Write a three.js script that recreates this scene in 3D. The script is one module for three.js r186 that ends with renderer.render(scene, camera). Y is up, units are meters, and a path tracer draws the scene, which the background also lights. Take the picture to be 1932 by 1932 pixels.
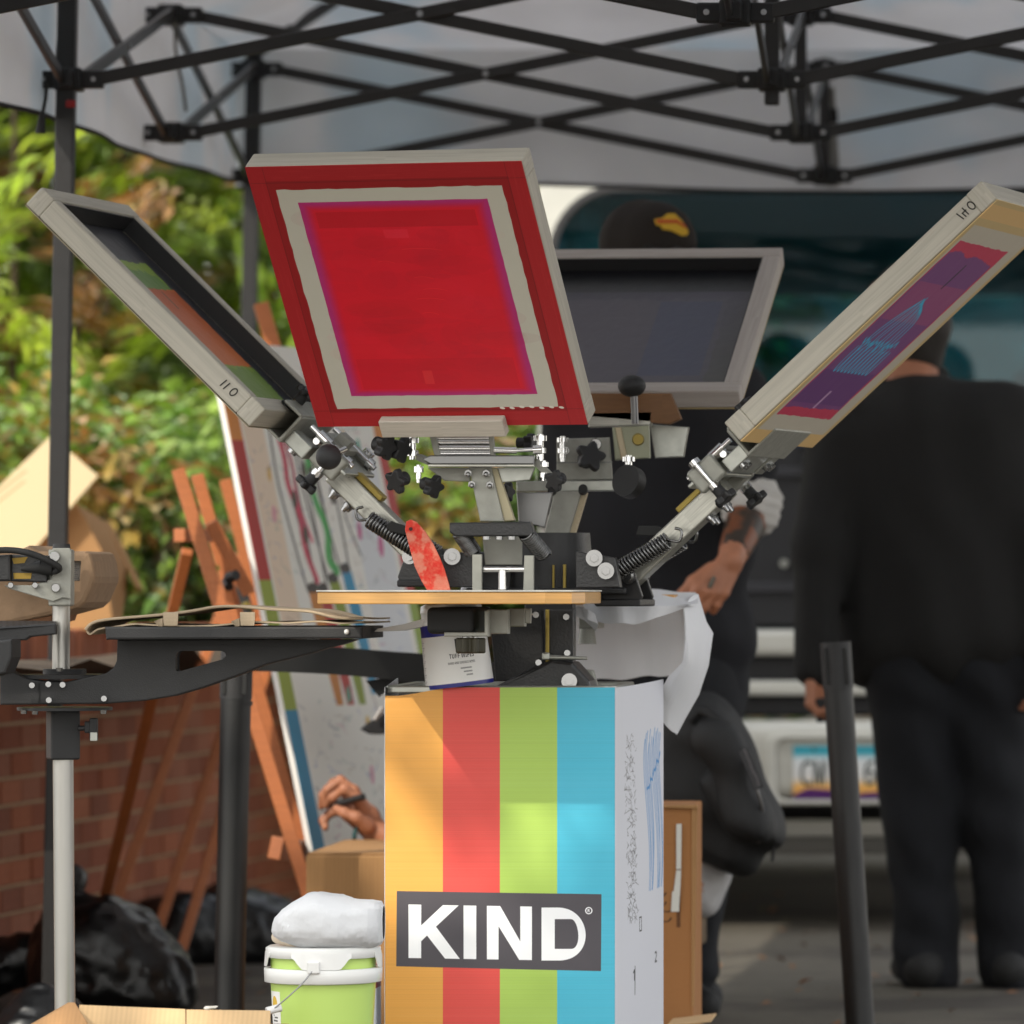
import * as THREE from 'three';
import { mergeGeometries, mergeVertices, toCreasedNormals } from 'three/addons/utils/BufferGeometryUtils.js';
import { RoundedBoxGeometry } from 'three/addons/geometries/RoundedBoxGeometry.js';

// ---------------------------------------------------------------- camera, sky, sun, exposure
const F = 11200, CX = 1980, CY = 1110, EYE = 0.98;      // long lens, shifted: the picture is the left part of a wider frame
const scene = new THREE.Scene();
const camera = new THREE.PerspectiveCamera(2 * Math.atan(CY / F) * 180 / Math.PI, 2 * CX / (2 * CY), 0.5, 400);
camera.position.set(0, EYE, 0);
camera.lookAt(0, EYE, -10);
camera.setViewOffset(2 * CX, 2 * CY, 0, 0, 1932, 1932);
camera.focus = 10.75; camera.userData.fStop = 2.3;
const renderer = new THREE.WebGLRenderer({ antialias: true });
renderer.setSize(1024, 1024);
renderer.toneMapping = THREE.LinearToneMapping;
renderer.toneMappingExposure = 1.5;
renderer.shadowMap.enabled = true;
const SKYK = 1.6, SUN = new THREE.Vector3(-0.42, 0.60, 0.68).normalize();
{
  // a hazy bright autumn sky: pale at the horizon, soft blue overhead, a wide glow round the sun
  const W = 256, H = 128, data = new Float32Array(W * H * 4);
  for (let j = 0; j < H; j++) for (let i = 0; i < W; i++) {
    const el = ((j + 0.5) / H - 0.5) * Math.PI, az = ((i + 0.5) / W * 2 - 1) * Math.PI, d = [Math.cos(el) * Math.cos(az), Math.sin(el), Math.cos(el) * Math.sin(az)];
    const t = Math.pow(Math.max(0, d[1]), 0.55), c = Math.max(0, d[0] * SUN.x + d[1] * SUN.y + d[2] * SUN.z), glow = 0.55 * Math.pow(c, 6) + 0.25 * c * c, o = (j * W + i) * 4;
    const hz = [0.88, 0.85, 0.79], zn = [0.43, 0.47, 0.54];
    for (let k = 0; k < 3; k++) data[o + k] = SKYK * (hz[k] + (zn[k] - hz[k]) * t + glow * [1, 0.96, 0.86][k]); data[o + 3] = 1;
  }
  const t = new THREE.DataTexture(data, W, H, THREE.RGBAFormat, THREE.FloatType); t.mapping = THREE.EquirectangularReflectionMapping; t.magFilter = THREE.LinearFilter; t.needsUpdate = true;
  scene.background = t; scene.environment = t;
}
const sun = new THREE.DirectionalLight(new THREE.Color(1, 0.93, 0.8), 2.5);
sun.position.copy(SUN).multiplyScalar(30).add(new THREE.Vector3(-1, 0, -12)); sun.target.position.set(-1, 0, -12);
sun.castShadow = true; sun.shadow.mapSize.set(4096, 4096);
Object.assign(sun.shadow.camera, { left: -12, right: 12, top: 12, bottom: -12, near: 1, far: 80 });
scene.add(sun, sun.target);

// ---------------------------------------------------------------- helpers
const V = (x, y, z) => new THREE.Vector3(x, y, z), UP = V(0, 1, 0);
const P = (u, v, d) => V((u - CX) / F * d, EYE - (v - CY) / F * d, -d);     // where a sight line stands at d metres
const rng = (s) => () => { s = (s + 0x6d2b79f5) | 0; let t = Math.imul(s ^ (s >>> 15), 1 | s); t = (t + Math.imul(t ^ (t >>> 7), 61 | t)) ^ t; return ((t ^ (t >>> 14)) >>> 0) / 4294967296; };
const R0 = rng(7), RR = (a, b, r = R0) => a + (b - a) * r(), lerp = THREE.MathUtils.lerp, clamp = THREE.MathUtils.clamp, sst = THREE.MathUtils.smoothstep;
const prep = (g) => { const q = g.index ? g.toNonIndexed() : g; for (const k of Object.keys(q.attributes)) if (!['position', 'normal', 'uv'].includes(k)) q.deleteAttribute(k); if (!q.attributes.uv) q.setAttribute('uv', new THREE.BufferAttribute(new Float32Array(q.attributes.position.count * 2), 2)); return q; };
const MG = (...gs) => { const a = gs.flat(9).filter(Boolean).map(prep); return a.length > 1 ? mergeGeometries(a) : a[0]; };
const boxUV = (g, s = 1) => {               // uv in metres, by the side each face looks to
  g = g.index ? g.toNonIndexed() : g; if (!g.attributes.normal) g.computeVertexNormals();
  const p = g.attributes.position, n = g.attributes.normal, uv = new Float32Array(p.count * 2);
  for (let i = 0; i < p.count; i += 3) {
    let x = 0, y = 0, z = 0; for (let k = 0; k < 3; k++) { x += Math.abs(n.getX(i + k)); y += Math.abs(n.getY(i + k)); z += Math.abs(n.getZ(i + k)); }
    for (let k = 0; k < 3; k++) { const j = i + k, a = x > y && x > z ? [p.getZ(j), p.getY(j)] : y > z ? [p.getX(j), p.getZ(j)] : [p.getX(j), p.getY(j)]; uv[j * 2] = a[0] * s; uv[j * 2 + 1] = a[1] * s; }
  }
  g.setAttribute('uv', new THREE.BufferAttribute(uv, 2)); return g;
};
const RB = (w, h, d, r = 0.003, s = 2) => new RoundedBoxGeometry(w, h, d, s, Math.min(r, w / 2.1, h / 2.1, d / 2.1));
const at = (g, x, y, z, rx = 0, ry = 0, rz = 0) => { if (rx || ry || rz) g.applyMatrix4(new THREE.Matrix4().makeRotationFromEuler(new THREE.Euler(rx, ry, rz))); return g.translate(x, y, z); };
const inBasis = (g, X, Y, Z, O) => g.applyMatrix4(new THREE.Matrix4().makeBasis(X, Y, Z).setPosition(O));
const bar = (a, b, w, h, up = UP, r = 0.002, s = 1) => {          // a rounded bar from a to b: h along up, w across
  const X = b.clone().sub(a), L = X.length(); X.normalize(); const Z = X.clone().cross(up).normalize(), Y = Z.clone().cross(X).normalize();
  return inBasis(RB(L, h, w, r, s), X, Y, Z, a.clone().lerp(b, 0.5));
};
const rod = (a, b, r, r2 = r, n = 14) => { const d = b.clone().sub(a), g = new THREE.CylinderGeometry(r2, r, d.length(), n); g.applyQuaternion(new THREE.Quaternion().setFromUnitVectors(UP, d.clone().normalize())); const c = a.clone().lerp(b, 0.5); return g.translate(c.x, c.y, c.z); };
const tube = (pts, r, n = 40, k = 8) => new THREE.TubeGeometry(new THREE.CatmullRomCurve3(pts), n, r, k);
const ext = (pts, depth, bevel = 0.002, holes = []) => {            // outline in x, y, extruded about z = 0
  const s = new THREE.Shape(pts.map((p) => new THREE.Vector2(p[0], p[1])));
  for (const h of holes) s.holes.push(new THREE.Path(h.map((p) => new THREE.Vector2(p[0], p[1]))));
  const g = new THREE.ExtrudeGeometry(s, { depth: depth - 2 * bevel, bevelEnabled: bevel > 0, bevelSize: bevel, bevelThickness: bevel, bevelOffset: -bevel, bevelSegments: 2, curveSegments: 10 });
  return g.translate(0, 0, -depth / 2 + bevel);
};
const cut = (uv, d, depth, bevel = 0.002, holes = []) => ext(uv.map(([u, v]) => { const p = P(u, v, d); return [p.x, p.y]; }), depth, bevel, holes.map((h) => h.map(([u, v]) => { const p = P(u, v, d); return [p.x, p.y]; }))).translate(0, 0, -d - depth / 2);
const rim = (w, h, r, n = 5) => { const o = []; for (const [x, y, a] of [[w / 2 - r, h / 2 - r, 0], [-w / 2 + r, h / 2 - r, 1], [-w / 2 + r, -h / 2 + r, 2], [w / 2 - r, -h / 2 + r, 3]]) for (let k = 0; k <= n; k++) { const t = (a + k / n) * Math.PI / 2; o.push([x + r * Math.cos(t), y + r * Math.sin(t)]); } return o; };

const taken = {};
const numbered = (n) => { const k = taken[n] = (taken[n] ?? -1) + 1; return k ? n + '_' + String(k).padStart(3, '0') : n; };
const tag = (o, label, category, group, kind) => { o.userData = { ...o.userData, ...(label && { label }), ...(category && { category }), ...(group && { group }), ...(kind && { kind }) }; return o; };
const shadow = (m) => { m.castShadow = m.receiveShadow = true; return m; };
function thing(name, label, category, base, group) { const o = new THREE.Group(); o.name = numbered(name); o.position.copy(base); o.userData.base = base; scene.add(o); const b = base.clone(); tag(o, label, category, group); delete o.userData.base; o.base = b; return o; }
function part(parent, name, geo, m, label) {                       // geometry given in the place's own axes
  const g = Array.isArray(geo) ? MG(geo) : geo, o = shadow(new THREE.Mesh(g, m)); let b = parent.base; o.base = b; g.translate(-b.x, -b.y, -b.z);
  o.name = name; if (label) o.userData.label = label; parent.add(o); return o;
}
const parts = (parent, name, geos, m) => geos.flat(9).map((g) => part(parent, name, g, m));
function knot(parent, name, label) { const o = new THREE.Group(); o.name = name; o.base = parent.base; if (label) o.userData.label = label; parent.add(o); return o; }
function setting(name, geo, m, label) { const o = shadow(new THREE.Mesh(geo, m)); o.name = name; o.base = V(0, 0, 0); tag(o, label, null, null, 'structure'); scene.add(o); return o; }

// ---------------------------------------------------------------- textures and materials
const hash = (x, y, s) => { let h = Math.imul(x, 374761393) ^ Math.imul(y, 668265263) ^ Math.imul(s, 2246822519); h = Math.imul(h ^ (h >>> 13), 1274126177); return ((h ^ (h >>> 16)) >>> 0) / 4294967296; };
const vnoise = (x, y, per, s) => { const ix = Math.floor(x), iy = Math.floor(y), fx = x - ix, fy = y - iy, a = fx * fx * (3 - 2 * fx), b = fy * fy * (3 - 2 * fy), w = (i) => ((i % per) + per) % per; return lerp(lerp(hash(w(ix), w(iy), s), hash(w(ix + 1), w(iy), s), a), lerp(hash(w(ix), w(iy + 1), s), hash(w(ix + 1), w(iy + 1), s), a), b); };
const fbm = (x, y, per, s, o = 4) => { let v = 0, a = 0.5, t = 0; for (let k = 0; k < o; k++) { v += a * vnoise(x, y, per, s + k); t += a; x *= 2; y *= 2; per *= 2; a *= 0.5; } return v / t; };
function tex(n, fn, srgb = false, rx = 1, ry = 1) {
  const d = new Uint8Array(n * n * 4);
  for (let y = 0; y < n; y++) for (let x = 0; x < n; x++) { const c = fn(x / n, y / n), i = (y * n + x) * 4; for (let k = 0; k < 3; k++) d[i + k] = clamp((typeof c === 'number' ? c : c[k]) * 255, 0, 255); d[i + 3] = 255; }
  const t = new THREE.DataTexture(d, n, n); t.wrapS = t.wrapT = THREE.RepeatWrapping; t.magFilter = THREE.LinearFilter; t.minFilter = THREE.LinearMipmapLinearFilter; t.repeat.set(rx, ry); if (srgb) t.colorSpace = THREE.SRGBColorSpace; t.needsUpdate = true; return t;
}
const rep = (t, x, y = x) => { const c = t.clone(); c.repeat.set(x, y); c.needsUpdate = true; return c; };
const T = {
  cloud: tex(256, (x, y) => 0.72 + 0.28 * fbm(x * 6, y * 6, 6, 1, 5)),
  grain: tex(256, (x, y) => fbm(x * 40, y * 40, 40, 5, 3)),
  lump: tex(256, (x, y) => fbm(x * 8, y * 8, 8, 9, 5)),
  weave: tex(128, (x, y) => 0.5 + 0.25 * Math.sin(x * 32 * Math.PI * 2) * (Math.sin(y * 16 * Math.PI * 2) > 0 ? 1 : -1) + 0.25 * fbm(x * 16, y * 16, 16, 3, 2)),
  brushed: tex(256, (x, y) => 0.55 + 0.45 * fbm(x * 4, y * 90, 90, 21, 3)),
  wood: tex(256, (x, y) => { const f = fbm(x * 2, y * 24, 24, 31, 4), q = 0.5 + 0.5 * Math.sin((y * 14 + f * 3) * Math.PI * 2); return 0.74 + 0.16 * f + 0.1 * q; }),
  kraft: tex(256, (x, y) => 0.86 + 0.1 * fbm(x * 60, y * 8, 60, 41, 3) + 0.04 * Math.sin(x * 40 * Math.PI * 2)),
};
for (const k of ['grain', 'lump', 'weave']) T[k].repeat.set(4, 4);
const mat = (c, rough = 0.6, metal = 0, o = {}) => { const m = new (o.transmission || o.clearcoat || o.sheen || o.ior ? THREE.MeshPhysicalMaterial : THREE.MeshStandardMaterial)({ roughness: rough, metalness: metal, ...o }); if (Array.isArray(c)) m.color.setRGB(...c); else m.color.set(c); return m; };
const M = {
  steelDark: mat([0.2, 0.2, 0.2], 0.3, 0.9),
  black: mat([0.014, 0.014, 0.015], 0.42, 0, { roughnessMap: rep(T.cloud, 3), bumpMap: rep(T.grain, 8), bumpScale: 0.0004 }),
  blackMatt: mat([0.012, 0.012, 0.012], 0.75),
  plastic: mat([0.011, 0.011, 0.012], 0.5, 0, { bumpMap: rep(T.grain, 10), bumpScale: 0.0003 }),
  charcoal: mat([0.022, 0.022, 0.023], 0.55, 0, { map: rep(T.cloud, 2), bumpMap: rep(T.grain, 8), bumpScale: 0.0004 }),
  alu: mat([0.52, 0.515, 0.46], 0.36, 0.65, { map: rep(T.brushed, 3, 3), roughnessMap: rep(T.cloud, 4) }),
  zinc: mat([0.44, 0.45, 0.41], 0.32, 0.65, { map: rep(T.cloud, 6) }),
  chrome: mat([0.82, 0.82, 0.82], 0.16, 1),
  bolt: mat([0.36, 0.36, 0.36], 0.24, 1),
  cast: mat([0.34, 0.34, 0.30], 0.45, 0.2, { map: rep(T.cloud, 5), bumpMap: rep(T.lump, 6), bumpScale: 0.0006 }),
  brass: mat([0.35, 0.26, 0.06], 0.5, 0.5),
  greyPole: mat([0.46, 0.45, 0.42], 0.4, 0.75, { roughnessMap: rep(T.cloud, 2, 1) }),
  easel: mat([0.46, 0.145, 0.045], 0.42, 0, { map: rep(T.wood, 3), bumpMap: rep(T.wood, 3), bumpScale: 0.0005 }),
  kraft: mat([0.40, 0.215, 0.085], 0.85, 0, { map: rep(T.kraft, 3), bumpMap: rep(T.kraft, 3), bumpScale: 0.0006 }),
  kraftPale: mat([0.62, 0.42, 0.22], 0.85, 0, { map: rep(T.kraft, 3), bumpMap: rep(T.kraft, 3), bumpScale: 0.0006 }),
  paper: mat([0.74, 0.75, 0.78], 0.7, 0, { map: rep(T.cloud, 2), bumpMap: rep(T.lump, 2), bumpScale: 0.0008 }),
  shirt: mat([0.76, 0.77, 0.8], 0.9, 0, { bumpMap: rep(T.weave, 20), bumpScale: 0.0004 }),
  canvas: mat([0.52, 0.41, 0.28], 0.92, 0, { map: rep(T.cloud, 4), bumpMap: rep(T.weave, 14), bumpScale: 0.0006 }),
  skin: mat([0.42, 0.17, 0.09], 0.55, 0, { map: rep(T.cloud, 3), bumpMap: rep(T.grain, 6), bumpScale: 0.0004 }),
  whitePlastic: mat([0.78, 0.78, 0.76], 0.35, 0, { clearcoat: 0.2 }),
  woodPale: mat([0.52, 0.47, 0.38], 0.6, 0, { map: rep(T.wood, 2, 5), bumpMap: rep(T.wood, 2, 5), bumpScale: 0.0004 }),
  woodHoney: mat([0.68, 0.36, 0.10], 0.42, 0, { map: rep(T.wood, 2, 6), clearcoat: 0.25 }),
};
function canvasTex(w, h, draw) { const c = document.createElement('canvas'); c.width = w; c.height = h; const x = c.getContext('2d'); draw(x, w, h); const t = new THREE.CanvasTexture(c); t.colorSpace = THREE.SRGBColorSpace; t.magFilter = THREE.LinearFilter; return t; }
const rectUV = (g, X, Y, O, w, h) => { const p = g.attributes.position, uv = new Float32Array(p.count * 2), q = V(0, 0, 0); for (let i = 0; i < p.count; i++) { q.fromBufferAttribute(p, i).sub(O); uv[i * 2] = q.dot(X) / w; uv[i * 2 + 1] = q.dot(Y) / h; } g.setAttribute('uv', new THREE.BufferAttribute(uv, 2)); return g; };
const quad = (O, X, Y, w, h, n = 1, m = 1, f) => {                  // a sheet from O along X, Y with uv 0..1; f(s, t) may push it
  const pos = [], uv = [], idx = [], N = X.clone().cross(Y).normalize();
  for (let j = 0; j <= m; j++) for (let i = 0; i <= n; i++) { const s = i / n, t = j / m, p = O.clone().addScaledVector(X, s * w).addScaledVector(Y, t * h); if (f) p.addScaledVector(N, f(s, t)); pos.push(p.x, p.y, p.z); uv.push(s, t); }
  for (let j = 0; j < m; j++) for (let i = 0; i < n; i++) { const a = j * (n + 1) + i; idx.push(a, a + 1, a + n + 2, a, a + n + 2, a + n + 1); }
  const g = new THREE.BufferGeometry(); g.setAttribute('position', new THREE.Float32BufferAttribute(pos, 3)); g.setAttribute('uv', new THREE.Float32BufferAttribute(uv, 2)); g.setIndex(idx); g.computeVertexNormals(); return g;
};
const slab = (rows, th, closeU = false) => {                         // a cloth or board of thickness th through a grid of points
  const m = rows.length, n = rows[0].length, top = [], uvs = [], idx = [];
  const g0 = new THREE.BufferGeometry(); const pos = rows.flat().flatMap((p) => [p.x, p.y, p.z]); const id = [];
  for (let j = 0; j < m - 1; j++) for (let i = 0; i < n - 1; i++) { const a = j * n + i; id.push(a, a + 1, a + n + 1, a, a + n + 1, a + n); }
  g0.setAttribute('position', new THREE.Float32BufferAttribute(pos, 3)); g0.setIndex(id); g0.computeVertexNormals();
  const N = g0.attributes.normal, all = [], uv = [];
  for (const s of [0.5, -0.5]) for (let k = 0; k < m * n; k++) { all.push(pos[k * 3] + N.getX(k) * th * s, pos[k * 3 + 1] + N.getY(k) * th * s, pos[k * 3 + 2] + N.getZ(k) * th * s); uv.push((k % n) / (n - 1), Math.floor(k / n) / (m - 1)); }
  const o = m * n, f = [...id]; for (let k = 0; k < id.length; k += 3) f.push(id[k] + o, id[k + 2] + o, id[k + 1] + o);
  const edge = (a, b) => f.push(a, a + o, b + o, a, b + o, b);
  for (let i = 0; i < n - 1; i++) { edge(i + 1, i); edge((m - 1) * n + i, (m - 1) * n + i + 1); }
  for (let j = 0; j < m - 1; j++) { edge(j * n, (j + 1) * n); edge((j + 1) * n + n - 1, j * n + n - 1); }
  const g = new THREE.BufferGeometry(); g.setAttribute('position', new THREE.Float32BufferAttribute(all, 3)); g.setAttribute('uv', new THREE.Float32BufferAttribute(uv, 2)); g.setIndex(f);
  return toCreasedNormals(g, 0.9);
};
function nets(lo, hi, c, f) {                                        // naive surface nets: skin of the field f < 0
  const nx = Math.ceil((hi.x - lo.x) / c) + 2, ny = Math.ceil((hi.y - lo.y) / c) + 2, nz = Math.ceil((hi.z - lo.z) / c) + 2, D = new Float32Array(nx * ny * nz), id = (i, j, k) => i + nx * (j + ny * k);
  for (let k = 0; k < nz; k++) for (let j = 0; j < ny; j++) for (let i = 0; i < nx; i++) D[id(i, j, k)] = f(lo.x + (i - 0.5) * c, lo.y + (j - 0.5) * c, lo.z + (k - 0.5) * c);
  const vid = new Int32Array(nx * ny * nz).fill(-1), pos = [], idx = [];
  const E = [[0, 1], [0, 2], [0, 4], [1, 3], [1, 5], [2, 3], [2, 6], [3, 7], [4, 5], [4, 6], [5, 7], [6, 7]];
  for (let k = 0; k < nz - 1; k++) for (let j = 0; j < ny - 1; j++) for (let i = 0; i < nx - 1; i++) {
    const v = []; let s = 0; for (let q = 0; q < 8; q++) { v.push(D[id(i + (q & 1), j + ((q >> 1) & 1), k + (q >> 2))]); if (v[q] < 0) s++; }
    if (!s || s === 8) continue;
    let x = 0, y = 0, z = 0, n = 0;
    for (const [a, b] of E) if ((v[a] < 0) !== (v[b] < 0)) { const t = v[a] / (v[a] - v[b]); x += lerp(a & 1, b & 1, t); y += lerp((a >> 1) & 1, (b >> 1) & 1, t); z += lerp(a >> 2, b >> 2, t); n++; }
    vid[id(i, j, k)] = pos.length / 3; pos.push(lo.x + (i + x / n - 0.5) * c, lo.y + (j + y / n - 0.5) * c, lo.z + (k + z / n - 0.5) * c);
  }
  const q4 = (a, b, d, e, flip) => { if (a < 0 || b < 0 || d < 0 || e < 0) return; flip ? idx.push(a, d, b, a, e, d) : idx.push(a, b, d, a, d, e); };
  for (let k = 1; k < nz - 1; k++) for (let j = 1; j < ny - 1; j++) for (let i = 1; i < nx - 1; i++) {
    const s = D[id(i, j, k)] < 0;
    if (s !== D[id(i + 1, j, k)] < 0) q4(vid[id(i, j - 1, k - 1)], vid[id(i, j, k - 1)], vid[id(i, j, k)], vid[id(i, j - 1, k)], !s);
    if (s !== D[id(i, j + 1, k)] < 0) q4(vid[id(i - 1, j, k - 1)], vid[id(i - 1, j, k)], vid[id(i, j, k)], vid[id(i, j, k - 1)], !s);
    if (s !== D[id(i, j, k + 1)] < 0) q4(vid[id(i - 1, j - 1, k)], vid[id(i, j - 1, k)], vid[id(i, j, k)], vid[id(i - 1, j, k)], !s);
  }
  const g = new THREE.BufferGeometry(); g.setAttribute('position', new THREE.Float32BufferAttribute(pos, 3)); g.setIndex(idx); g.computeVertexNormals(); return g;
}
// field of smoothly joined tapered capsules: bones are [a, b, ra, rb]
const capsules = (bones, k = 0.03) => (x, y, z) => {
  let d = 9; for (const [a, b, ra, rb] of bones) { const bx = b.x - a.x, by = b.y - a.y, bz = b.z - a.z, t = clamp(((x - a.x) * bx + (y - a.y) * by + (z - a.z) * bz) / (bx * bx + by * by + bz * bz + 1e-9), 0, 1), e = Math.hypot(x - a.x - bx * t, y - a.y - by * t, z - a.z - bz * t) - lerp(ra, rb, t), h = Math.max(k - Math.abs(d - e), 0) / k; d = Math.min(d, e) - h * h * k * 0.25; }
  return d;
};
const skinOf = (bones, c, k = 0.03, bend) => { const lo = V(9, 9, 99).multiplyScalar(9), hi = lo.clone().negate(); for (const [a, b, ra, rb] of bones) for (const [p, r] of [[a, ra], [b, rb]]) { lo.min(p.clone().addScalar(-r - 2.5 * c)); hi.max(p.clone().addScalar(r + 2.5 * c)); } const f = capsules(bones, k); return nets(lo, hi, c, bend ? (x, y, z) => f(x, y, z) + bend(x, y, z) : f); };
const n3 = (x, y, z, s = 0) => { const ix = Math.floor(x), iy = Math.floor(y), iz = Math.floor(z), e = (t) => t * t * (3 - 2 * t), a = e(x - ix), b = e(y - iy), c = e(z - iz), h = (i, j, k) => hash(ix + i, iy + j, (iz + k) * 7 + s); return lerp(lerp(lerp(h(0, 0, 0), h(1, 0, 0), a), lerp(h(0, 1, 0), h(1, 1, 0), a), b), lerp(lerp(h(0, 0, 1), h(1, 0, 1), a), lerp(h(0, 1, 1), h(1, 1, 1), a), b), c); };
// ================================================================ THE SETTING
// ---- ground
{
  const t = tex(512, (x, y) => { const a = fbm(x * 8, y * 8, 8, 51, 5), b = fbm(x * 60, y * 60, 60, 52, 3), s = sst(fbm(x * 5, y * 5, 5, 57, 4), 0.55, 0.7); return [0.27, 0.235, 0.18].map((c, i) => 0.64 * Math.sqrt(c) * (0.8 + 0.25 * a + 0.15 * b - 0.28 * s * (i ? 1 : 0.9))); }, true);
  t.repeat.set(0.5, 0.5);
  const b = rep(T.grain, 6, 6), m = mat([0.62, 0.60, 0.55], 0.85, 0, { map: t, bumpMap: b, bumpScale: 0.0012 });
  m.color.setRGB(1, 1, 1);
  const g = new THREE.PlaneGeometry(160, 160, 1, 1).rotateX(-Math.PI / 2).translate(0, 0, -30);
  const uv = g.attributes.uv; for (let i = 0; i < uv.count; i++) uv.setXY(i, g.attributes.position.getX(i), g.attributes.position.getZ(i));
  setting('ground', g, m, 'worn concrete paving under the canopy');
  // fallen leaves: nobody could count them
  const leaf = new THREE.BufferGeometry(); leaf.setAttribute('position', new THREE.Float32BufferAttribute([-0.02, 0, 0, 0, 0.004, -0.011, 0.024, 0.002, 0, 0, 0.006, 0.011], 3)); leaf.setIndex([0, 1, 3, 1, 2, 3]); leaf.computeVertexNormals();
  const n = 900, im = new THREE.InstancedMesh(leaf, mat([1, 1, 1], 0.8, 0, { side: THREE.DoubleSide }), n), r = rng(91), q = new THREE.Object3D(), c = new THREE.Color();
  for (let i = 0; i < n; i++) { q.position.set(RR(-3, 3.5, r), 0.006, -RR(11.5, 19, r)); q.rotation.set(RR(-0.3, 0.3, r), r() * 7, RR(-0.3, 0.3, r)); q.scale.setScalar(RR(0.5, 1.1, r)); q.updateMatrix(); im.setMatrixAt(i, q.matrix); im.setColorAt(i, r() < 0.6 ? c.setRGB(0.22, 0.11, 0.05) : r() < 0.5 ? c.setRGB(0.4, 0.16, 0.05) : c.setRGB(0.3, 0.24, 0.1)); }
  im.name = 'fallen_leaves'; shadow(im); tag(im, 'small brown fallen leaves strewn over the concrete', 'leaves', null, 'stuff'); scene.add(im);
}
// ---- brick planter wall, running away along the left
const WALL = { o: V(-2.517, 0, -14.24), k: V(0.0732, 0, -1).normalize(), n: V(1, 0, 0.0732).normalize(), top: 0.878 };
const onWall = (s, y, out = 0) => WALL.o.clone().addScaledVector(WALL.k, s).addScaledVector(WALL.n, out).setY(y);
{
  const w = thing('brick_wall', 'low red brick planter wall running back under the trees', 'wall', WALL.o);
  const body = RB(9.6, 0.8, 0.3, 0.002, 1); inBasis(body, WALL.k, UP, WALL.n, onWall(2.6, 0.4 - 0.01, -0.158));
  part(w, 'mortar', boxUV(body), mat([0.52, 0.36, 0.22], 0.95, 0, { map: rep(T.cloud, 4), bumpMap: rep(T.grain, 12), bumpScale: 0.002 }));
  const tones = [[0.34, 0.10, 0.045], [0.38, 0.12, 0.055], [0.29, 0.085, 0.042], [0.41, 0.14, 0.07], [0.26, 0.085, 0.046], [0.34, 0.125, 0.07]].map((c) => mat(c, 0.9, 0, { map: rep(T.cloud, 3), bumpMap: rep(T.lump, 6), bumpScale: 0.0015 }));
  const shapes = [0, 1, 2].map((k) => boxUV(RB(0.195, 0.057, 0.03, 0.004, 1).translate(0, 0, -0.015 + k * 0.0008), 3));
  const caps = [0, 1].map((k) => boxUV(RB(0.058, 0.088, 0.24, 0.004, 1).translate(0, 0, -0.12 + k * 0.002), 3));
  const r = rng(17), rest = [], Rm = new THREE.Matrix4();
  let count = 0;
  const put = (g, m, s, y, out) => { Rm.makeBasis(WALL.k, UP, WALL.n).setPosition(onWall(s, y, out)); const o = shadow(new THREE.Mesh(g, m)); o.name = 'brick'; o.applyMatrix4(Rm); o.position.sub(WALL.o); w.add(o); count++; };
  for (let c = 0; c < 12; c++) for (let k = -10; k < 36; k++) {
    const s = k * 0.205 + (c % 2) * 0.1025, y = 0.03 + c * 0.0655, g = shapes[Math.floor(r() * 3)], m = tones[Math.floor(r() * 6)], out = RR(0.0005, 0.003, r);
    if (s > -0.15 && s < 3.25) put(g, m, s, y, out); else { Rm.makeBasis(WALL.k, UP, WALL.n).setPosition(onWall(s, y, out)); rest.push(g.clone().applyMatrix4(Rm)); }
  }
  for (let k = -30; k < 110; k++) { const s = k * 0.066, g = caps[Math.floor(r() * 2)], m = tones[Math.floor(r() * 6)]; if (s > -0.4 && s < 3) put(g, m, s, 0.834, 0.018); else { Rm.makeBasis(WALL.k, UP, WALL.n).setPosition(onWall(s, 0.834, 0.018)); rest.push(g.clone().applyMatrix4(Rm)); } }
  const far = part(w, 'bricks', MG(rest), tones[1]); far.userData.kind = 'stuff';
  // soil behind the wall
  const soil = new THREE.PlaneGeometry(7, 12, 30, 40).rotateX(-Math.PI / 2).translate(-5.6, 0.74, -18.4), p = soil.attributes.position;
  for (let i = 0; i < p.count; i++) p.setY(i, p.getY(i) + 0.12 * n3(p.getX(i) * 2, 1, p.getZ(i) * 2));
  soil.computeVertexNormals(); setting('planter_soil', soil, mat([0.07, 0.045, 0.025], 1, 0, { map: rep(T.cloud, 8), bumpMap: rep(T.lump, 8), bumpScale: 0.01 }), 'dark soil of the raised planting bed behind the brick wall');
}
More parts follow.
